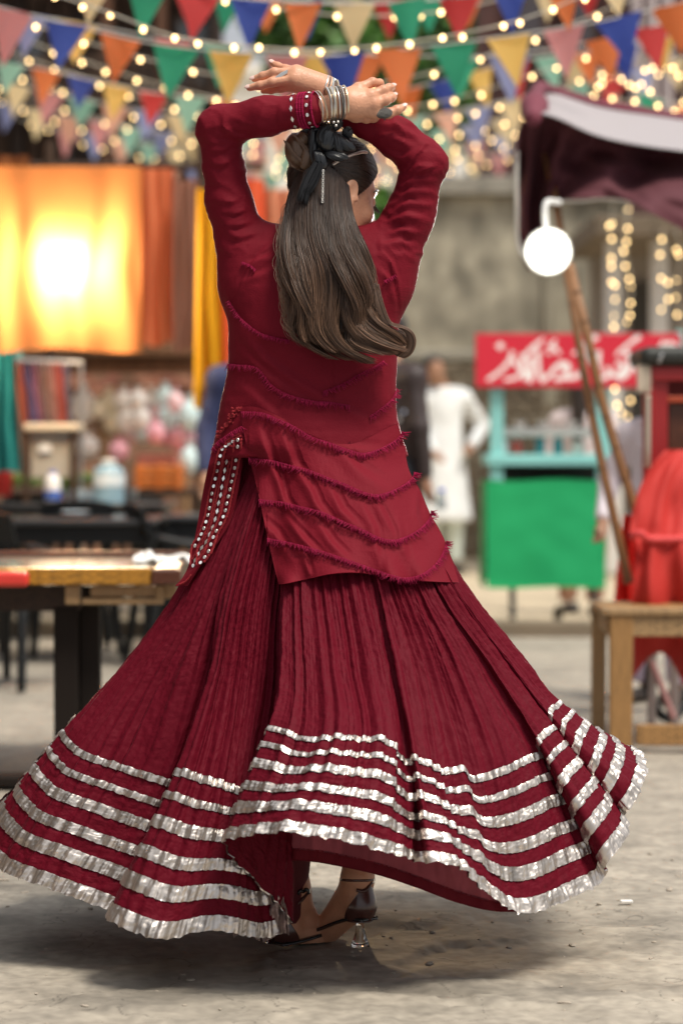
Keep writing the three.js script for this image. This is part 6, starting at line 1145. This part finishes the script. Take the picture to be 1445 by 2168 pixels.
figure('man in a dark sequinned jacket holding a small bottle behind the dancer', gp(822, 13.0), Math.PI - 0.75, {
  h: 1.74, shirt: dark, trousers: mat([0.02, 0.022, 0.03], 0.7), hem: 0.82, flare: 0.03, skin: [0.36, 0.19, 0.12], L: [V(-0.0 + 0.22, 1.14, 0), V(0.24, 0.9, 0.06)], R: [V(-0.23, 1.13, -0.02), V(-0.235, 0.88, 0.02)], sleeve: 0.94,
  extra: (t) => { const g = new THREE.CylinderGeometry(0.011, 0.011, 0.003, 10), m = mat([0.8, 0.8, 0.85], 0.12, { metalness: 1 }), r = rng(5); for (let i = 0; i < 46; i++) { const s = part('sequin', g, m, t), y = 0.88 + r() * 0.52, a = r() * 6.28; s.position.set(Math.cos(a) * 0.185, y, Math.sin(a) * 0.138); s.rotation.set(Math.PI / 2 + (r() - 0.5) * 0.6, 0, (r() - 0.5) * 0.6); s.rotation.order = 'YXZ'; s.rotation.y = Math.PI / 2 - a; } },
});
{ const t = thing('small_bottle', 'small clear bottle with blue cap in the hand of the man in dark jacket', 'bottle'), c = PD(934, 1078, 12.8); part('body', latheG([[0, 0], [0.028, 0], [0.03, 0.06], [0.014, 0.085], [0.014, 0.09], [0, 0.09]], 16).translate(c.x, c.y, c.z), mat([0.75, 0.8, 0.84], 0.15, { transmission: 0.6, thickness: 0.02, ior: 1.3 }), t); part('cap', latheG([[0, 0.088], [0.018, 0.088], [0.018, 0.11], [0, 0.11]], 14).translate(c.x, c.y, c.z), mat([0.02, 0.08, 0.55], 0.4), t); settle(t); }
figure('person in navy clothes standing behind the dancer at her left side', gp(538, 12.6), 0.25, { h: 1.72, shirt: mat([0.022, 0.03, 0.095], 0.75), trousers: mat([0.015, 0.018, 0.04], 0.75), hem: 0.55, skin: [0.33, 0.17, 0.1], R: [V(-0.245, 1.13, -0.02), V(-0.27, 0.91, 0.08)], L: [V(0.24, 1.14, 0), V(0.22, 0.93, 0.1)] });
figure('person in pale lilac clothes standing behind the red cabinet', gp(1398, 9.9), -0.6, { h: 1.36, shirt: mat([0.74, 0.68, 0.74], 0.75, { bumpMap: rep(T.weave, 10), bumpScale: 0.001 }), trousers: mat([0.60, 0.50, 0.64], 0.8), hem: 0.45, flare: 0.06, L: [V(0.27, 1.15, 0.0), V(0.22, 0.95, 0.16)], R: [V(-0.29, 1.15, 0.02), V(-0.25, 0.95, 0.16)] });
figure('person with long dark hair and pale top behind the shaved ice counter', gp(1232, 15.0), Math.PI - 0.4, { h: 1.48, shirt: mat([0.66, 0.56, 0.56], 0.75), trousers: mat([0.25, 0.12, 0.07], 0.8), hem: 0.7, longHair: true, R: [V(-0.27, 1.15, -0.05), V(-0.32, 1.1, 0.15)] });
// ================================================================ bunting and fairy lights
const FLAGC = { red: [0.74, 0.13, 0.13], orange: [0.84, 0.36, 0.14], yellow: [0.88, 0.68, 0.26], green: [0.10, 0.54, 0.36], blue: [0.13, 0.20, 0.58] };
const FM = Object.fromEntries(Object.entries(FLAGC).map(([k, c]) => [k, mat(c, 0.96, { transmission: 0.72, specularIntensity: 0.3 })]));
const HAZED = Object.fromEntries(Object.entries(FLAGC).map(([k, c]) => [k, mat(c.map((x) => 0.45 * 0.9 + 0.55 * x), 0.96, { transmission: 0.72, specularIntensity: 0.3 })]));  // flag colours paled to carry the haze of the far rows
const FG = []; for (let q = 0; q < 6; q++) FG.push(slab((u, v) => V((u - 0.5) * (1 - v * 0.985), -v * 1.05, 0.10 * Math.sin(u * 3 + q) * (1 - v) + 0.16 * v * Math.sin(q * 2.1) * v), 8, 8, 0.012));
const cordM = mat([0.62, 0.60, 0.56], 0.8), wireM = mat([0.50, 0.46, 0.38], 0.7);
function bunting(label, pts, d, size, order, ph = 0, skip = () => false, dEnd) {
  const t = thing('bunting_string', label, 'bunting', 'bunting strings overhead'), c = curve(pts.map(([x, y], i) => PD(x, y, lerp(d, dEnd ?? d, i / (pts.length - 1))))), L = c.getLength();
  part('cord', tubeG(pts.map(([x, y], i) => PD(x, y, lerp(d, dEnd ?? d, i / (pts.length - 1)))), 0.004, 60, 5), cordM, t);
  const n = Math.floor(L / (size * 1.16));
  for (let i = 0; i < n; i++) { if (skip(i)) continue; const u = (i + 0.5 + ph) / n; if (u > 0.995) continue; const p = c.getPointAt(u), g = c.getTangentAt(u), k = order[i % order.length]; const m = part('flag', FG[i % 6], (d > 15 || (i * 7) % 5 === 0 ? HAZED : FM)[k], t); m.position.copy(p); m.scale.set(size * rr(0.93, 1.05), size * rr(0.95, 1.2), size); m.rotation.set(rr(-0.18, 0.18), rr(-0.25, 0.25), Math.atan2(g.y, g.x) * 0.8 + rr(-0.06, 0.06)); }
  settle(t);
}
const O1 = ['red', 'blue', 'orange', 'green', 'yellow'], O2 = ['yellow', 'red', 'green', 'orange', 'blue'], O3 = ['green', 'orange', 'blue', 'yellow', 'red'], O4 = ['blue', 'yellow', 'orange', 'red', 'green'];
bunting('bunting string along the very top edge of the picture', [[140, -66], [420, -14], [700, 8], [960, -4], [1340, -62]], 9.6, 0.165, ['yellow', 'green', 'red', 'blue', 'orange'], 0.1);
bunting('bunting string just behind the topmost one, showing smaller flags', [[240, -50], [700, 2], [1250, -40]], 12.5, 0.17, O2, 0.4);
bunting('bunting string that dips just above the dancer\'s hands', [[-30, 8], [150, 52], [330, 92], [520, 112], [690, 118], [880, 100], [1090, 74], [1290, 40], [1480, -4]], 10.6, 0.20, O1, 0.0);
bunting('second bunting string close behind the one above the hands', [[-30, 18], [150, 46], [330, 80], [520, 100], [690, 113], [880, 118], [1050, 118], [1250, 88], [1480, 30]], 11.4, 0.19, O4, 0.45, (i) => i % 3 === 2);
bunting('bunting string at the height of the crossed wrists', [[-30, 124], [120, 152], [330, 196], [600, 218], [850, 190], [1100, 128], [1340, 94], [1490, 60]], 13.2, 0.17, O3, 0.2);
bunting('bunting string a little below the wrists, reaching the canopy', [[-30, 165], [150, 205], [350, 240], [650, 268], [950, 236], [1200, 185], [1490, 110]], 15.4, 0.18, O2, 0.5);
bunting('bunting string behind the dancer\'s elbows', [[-20, 215], [200, 255], [420, 288], [680, 302], [950, 272], [1220, 215]], 17.6, 0.19, O4, 0.1);
bunting('bunting string with small flags behind the dancer\'s head', [[100, 270], [330, 305], [560, 328], [760, 330], [960, 308], [1130, 270]], 20, 0.19, O1, 0.3);
bunting('lowest bunting string, far back with tiny flags', [[250, 345], [480, 362], [700, 370], [920, 345], [1100, 318]], 22.5, 0.2, O3, 0.6);
bunting('bunting string hanging in front of the pale columns at the upper right', [[1180, 96], [1290, 160], [1380, 205], [1480, 230]], 14.5, 0.17, O2, 0.2);
const bulbG = new THREE.SphereGeometry(0.0085, 10, 8); bulbG.scale(1, 1.25, 1);
const bulbM = new THREE.MeshStandardMaterial({ color: lin(0.9, 0.75, 0.5), roughness: 0.4, emissive: lin(1, 0.66, 0.28), emissiveIntensity: 7 });
function lights(label, pts, d, px, group = 'fairy light strings overhead', wob = 5) {
  const t = thing('fairy_light_string', label, 'string lights', group), w = pts.map((q) => PD(q[0], q[1], q[2] ?? d)), c = curve(w), L = c.getLength();
  part('wire', tubeG(w, 0.004, 60, 5), wireM, t);
  const n = Math.max(4, Math.round(L * sc(d) / (px * (group[0] === 'f' && group.endsWith('overhead') ? 1.35 : 1))));
  for (let i = 0; i < n; i++) { const p = c.getPointAt(clamp((i + 0.5 + rr(-0.22, 0.22)) / n)), m = part('light_bulb', bulbG, bulbM, t); m.position.set(p.x + rr(-wob, wob) * 0.2 / sc(d), p.y - (3 + rr(0, wob)) / sc(d), p.z + rr(-0.03, 0.03)); }
  settle(t);
}
lights('fairy light string crossing high behind the top flags', [[90, -20], [240, 30], [360, 74], [520, 98], [700, 104], [900, 84], [1100, 42], [1260, -20]], 9.3, 46);
lights('fairy light string passing over the topmost flags at the centre', [[330, -40], [560, 14], [760, 34], [960, 20], [1200, -40]], 10, 44);
lights('fairy light string starting at the left edge beside the red flag', [[-20, 20], [150, 78], [300, 122], [450, 158], [650, 188], [850, 168], [1050, 110], [1260, 30], [1400, -30]], 11.2, 46);
lights('fairy light string running under the second row of flags', [[-20, 58], [130, 112], [300, 168], [480, 212], [680, 236], [900, 222], [1120, 160], [1330, 80], [1480, 10]], 12.6, 42);
lights('fairy light string that crosses behind the wrists', [[-20, 98], [150, 155], [330, 218], [520, 256], [720, 272], [940, 248], [1160, 188], [1400, 110]], 14, 40);
lights('fairy light string just below the crossed wrists', [[-20, 140], [170, 205], [360, 262], [560, 300], [760, 312], [960, 286], [1170, 226], [1420, 140]], 15.6, 36);
lights('fairy light string level with the dancer\'s hair knot', [[-20, 180], [170, 240], [360, 292], [560, 326], [760, 336], [960, 314], [1160, 260]], 17.4, 34);
lights('fairy light string level with the dancer\'s forehead', [[-20, 205], [200, 280], [380, 322], [580, 350], [780, 352], [980, 330], [1120, 296]], 19.4, 32);
lights('lowest long fairy light string, behind the dancer\'s head', [[40, 250], [230, 315], [420, 345], [600, 368], [800, 376], [1000, 350], [1090, 330]], 21.6, 30);
const GC = 'fairy lights hanging down at the right';
lights('fairy lights wound down the left white pillar, left strand', [[1296, 432], [1290, 520], [1304, 620], [1292, 720], [1302, 800], [1318, 905]], 15.8, 26, GC, 22);
lights('fairy lights wound down the left white pillar, right strand', [[1330, 425], [1322, 520], [1336, 610], [1326, 700], [1338, 800], [1322, 900]], 15.7, 27, GC, 20);
lights('short strand of fairy lights at the right edge, left one', [[1402, 486], [1396, 540], [1410, 600], [1400, 665]], 15.6, 32, GC, 26);
lights('short strand of fairy lights at the right edge, right one', [[1430, 484], [1440, 545], [1428, 610], [1440, 668]], 15.6, 34, GC, 26);
lights('bunched fairy lights spilling over the canopy top', [[1290, 200], [1330, 215], [1370, 190], [1400, 235], [1438, 220], [1460, 180]], 12.9, 17, GC, 34);
lights('fairy lights hanging in a loose tangle at the upper right corner', [[1250, 180], [1300, 130], [1345, 165], [1390, 105], [1450, 130]], 13.5, 20, GC, 34);

// ================================================================ the two lit lamps
function beam(c, towards, col, cd, ang, r) { const dir = towards.clone().sub(c).normalize(), l = new THREE.SpotLight(col, cd, 0, ang, 0.6, 2); l.position.copy(c).addScaledVector(dir, 0.04); l.target.position.copy(towards); l.castShadow = true; l.shadow.radius = r / 0.02; scene.add(l, l.target); }
function bulb(c, r, col, e, cd, t) { part('lamp_bulb', new THREE.SphereGeometry(r, 20, 14).translate(c.x, c.y, c.z), new THREE.MeshStandardMaterial({ color: lin(0.9, 0.88, 0.84), emissive: col, emissiveIntensity: e, roughness: 0.5 }), t); const l = new THREE.PointLight(col, cd, 0, 2); l.position.copy(c); l.castShadow = true; l.shadow.radius = r * 0.8 / 0.02; scene.add(l); }
{ // warm lamp behind the added amber cloth
  const t = thing('hanging_lamp', 'lit warm bulb hung close behind the added amber cloth at the left', 'lamp'), c = PD(150, 566, 12.54), warm = lin(1, 0.80, 0.54);
  bulb(c, 0.06, warm, 12, 3.6, t);
  part('socket', latheG([[0, 0.13], [0.02, 0.13], [0.03, 0.07], [0.035, 0.052], [0, 0.052]], 20).translate(c.x, c.y, c.z), K.black, t); part('cable', tubeG([V(c.x, c.y + 0.12, c.z), PD(150, 300, 12.7)], 0.006, 2, 6), K.black, t); settle(t);
  beam(PD(150, 566, 12.3), V(-0.05, 1.15, 0), lin(1, 0.72, 0.42), 110, 0.2, 0.2);
}
{ // white lamp under the canopy, its round diffuser added to fade the glare outwards
  const t = thing('diffuser_lamp', 'glaring white lamp with a round frosted diffuser added for the glare, hung under the plum canopy', 'lamp'), c = PD(1162, 530, 8.86), white = lin(1, 0.98, 0.9), r = 0.085;
  part('added_diffuser', grid((u, v) => { const a = u * Math.PI * 2, q = v * r; return V(c.x + Math.cos(a) * q, c.y + Math.sin(a) * q, c.z - 0.05 * (q / r) ** 2); }, 40, 14), mat([0.90, 0.92, 0.84], 1, { transmission: 0.94, specularIntensity: 0.1 }), t);
  part('rim', new THREE.TorusGeometry(r, 0.004, 6, 40).translate(c.x, c.y, c.z - 0.05), K.grey, t);
  bulb(V(c.x, c.y, c.z - 0.052), 0.02, white, 14, 0.06, t);
  part('bracket', tubeG([V(c.x, c.y, c.z - 0.1), PD(1156, 500, 9.02), PD(1154, 432, 9.0), PD(1184, 428, 9.1)], 0.011, 20, 8), K.white, t); settle(t);
  beam(c, V(0.05, 1.15, 0), white, 70, 0.2, 0.1);
}
renderer.render(scene, camera);
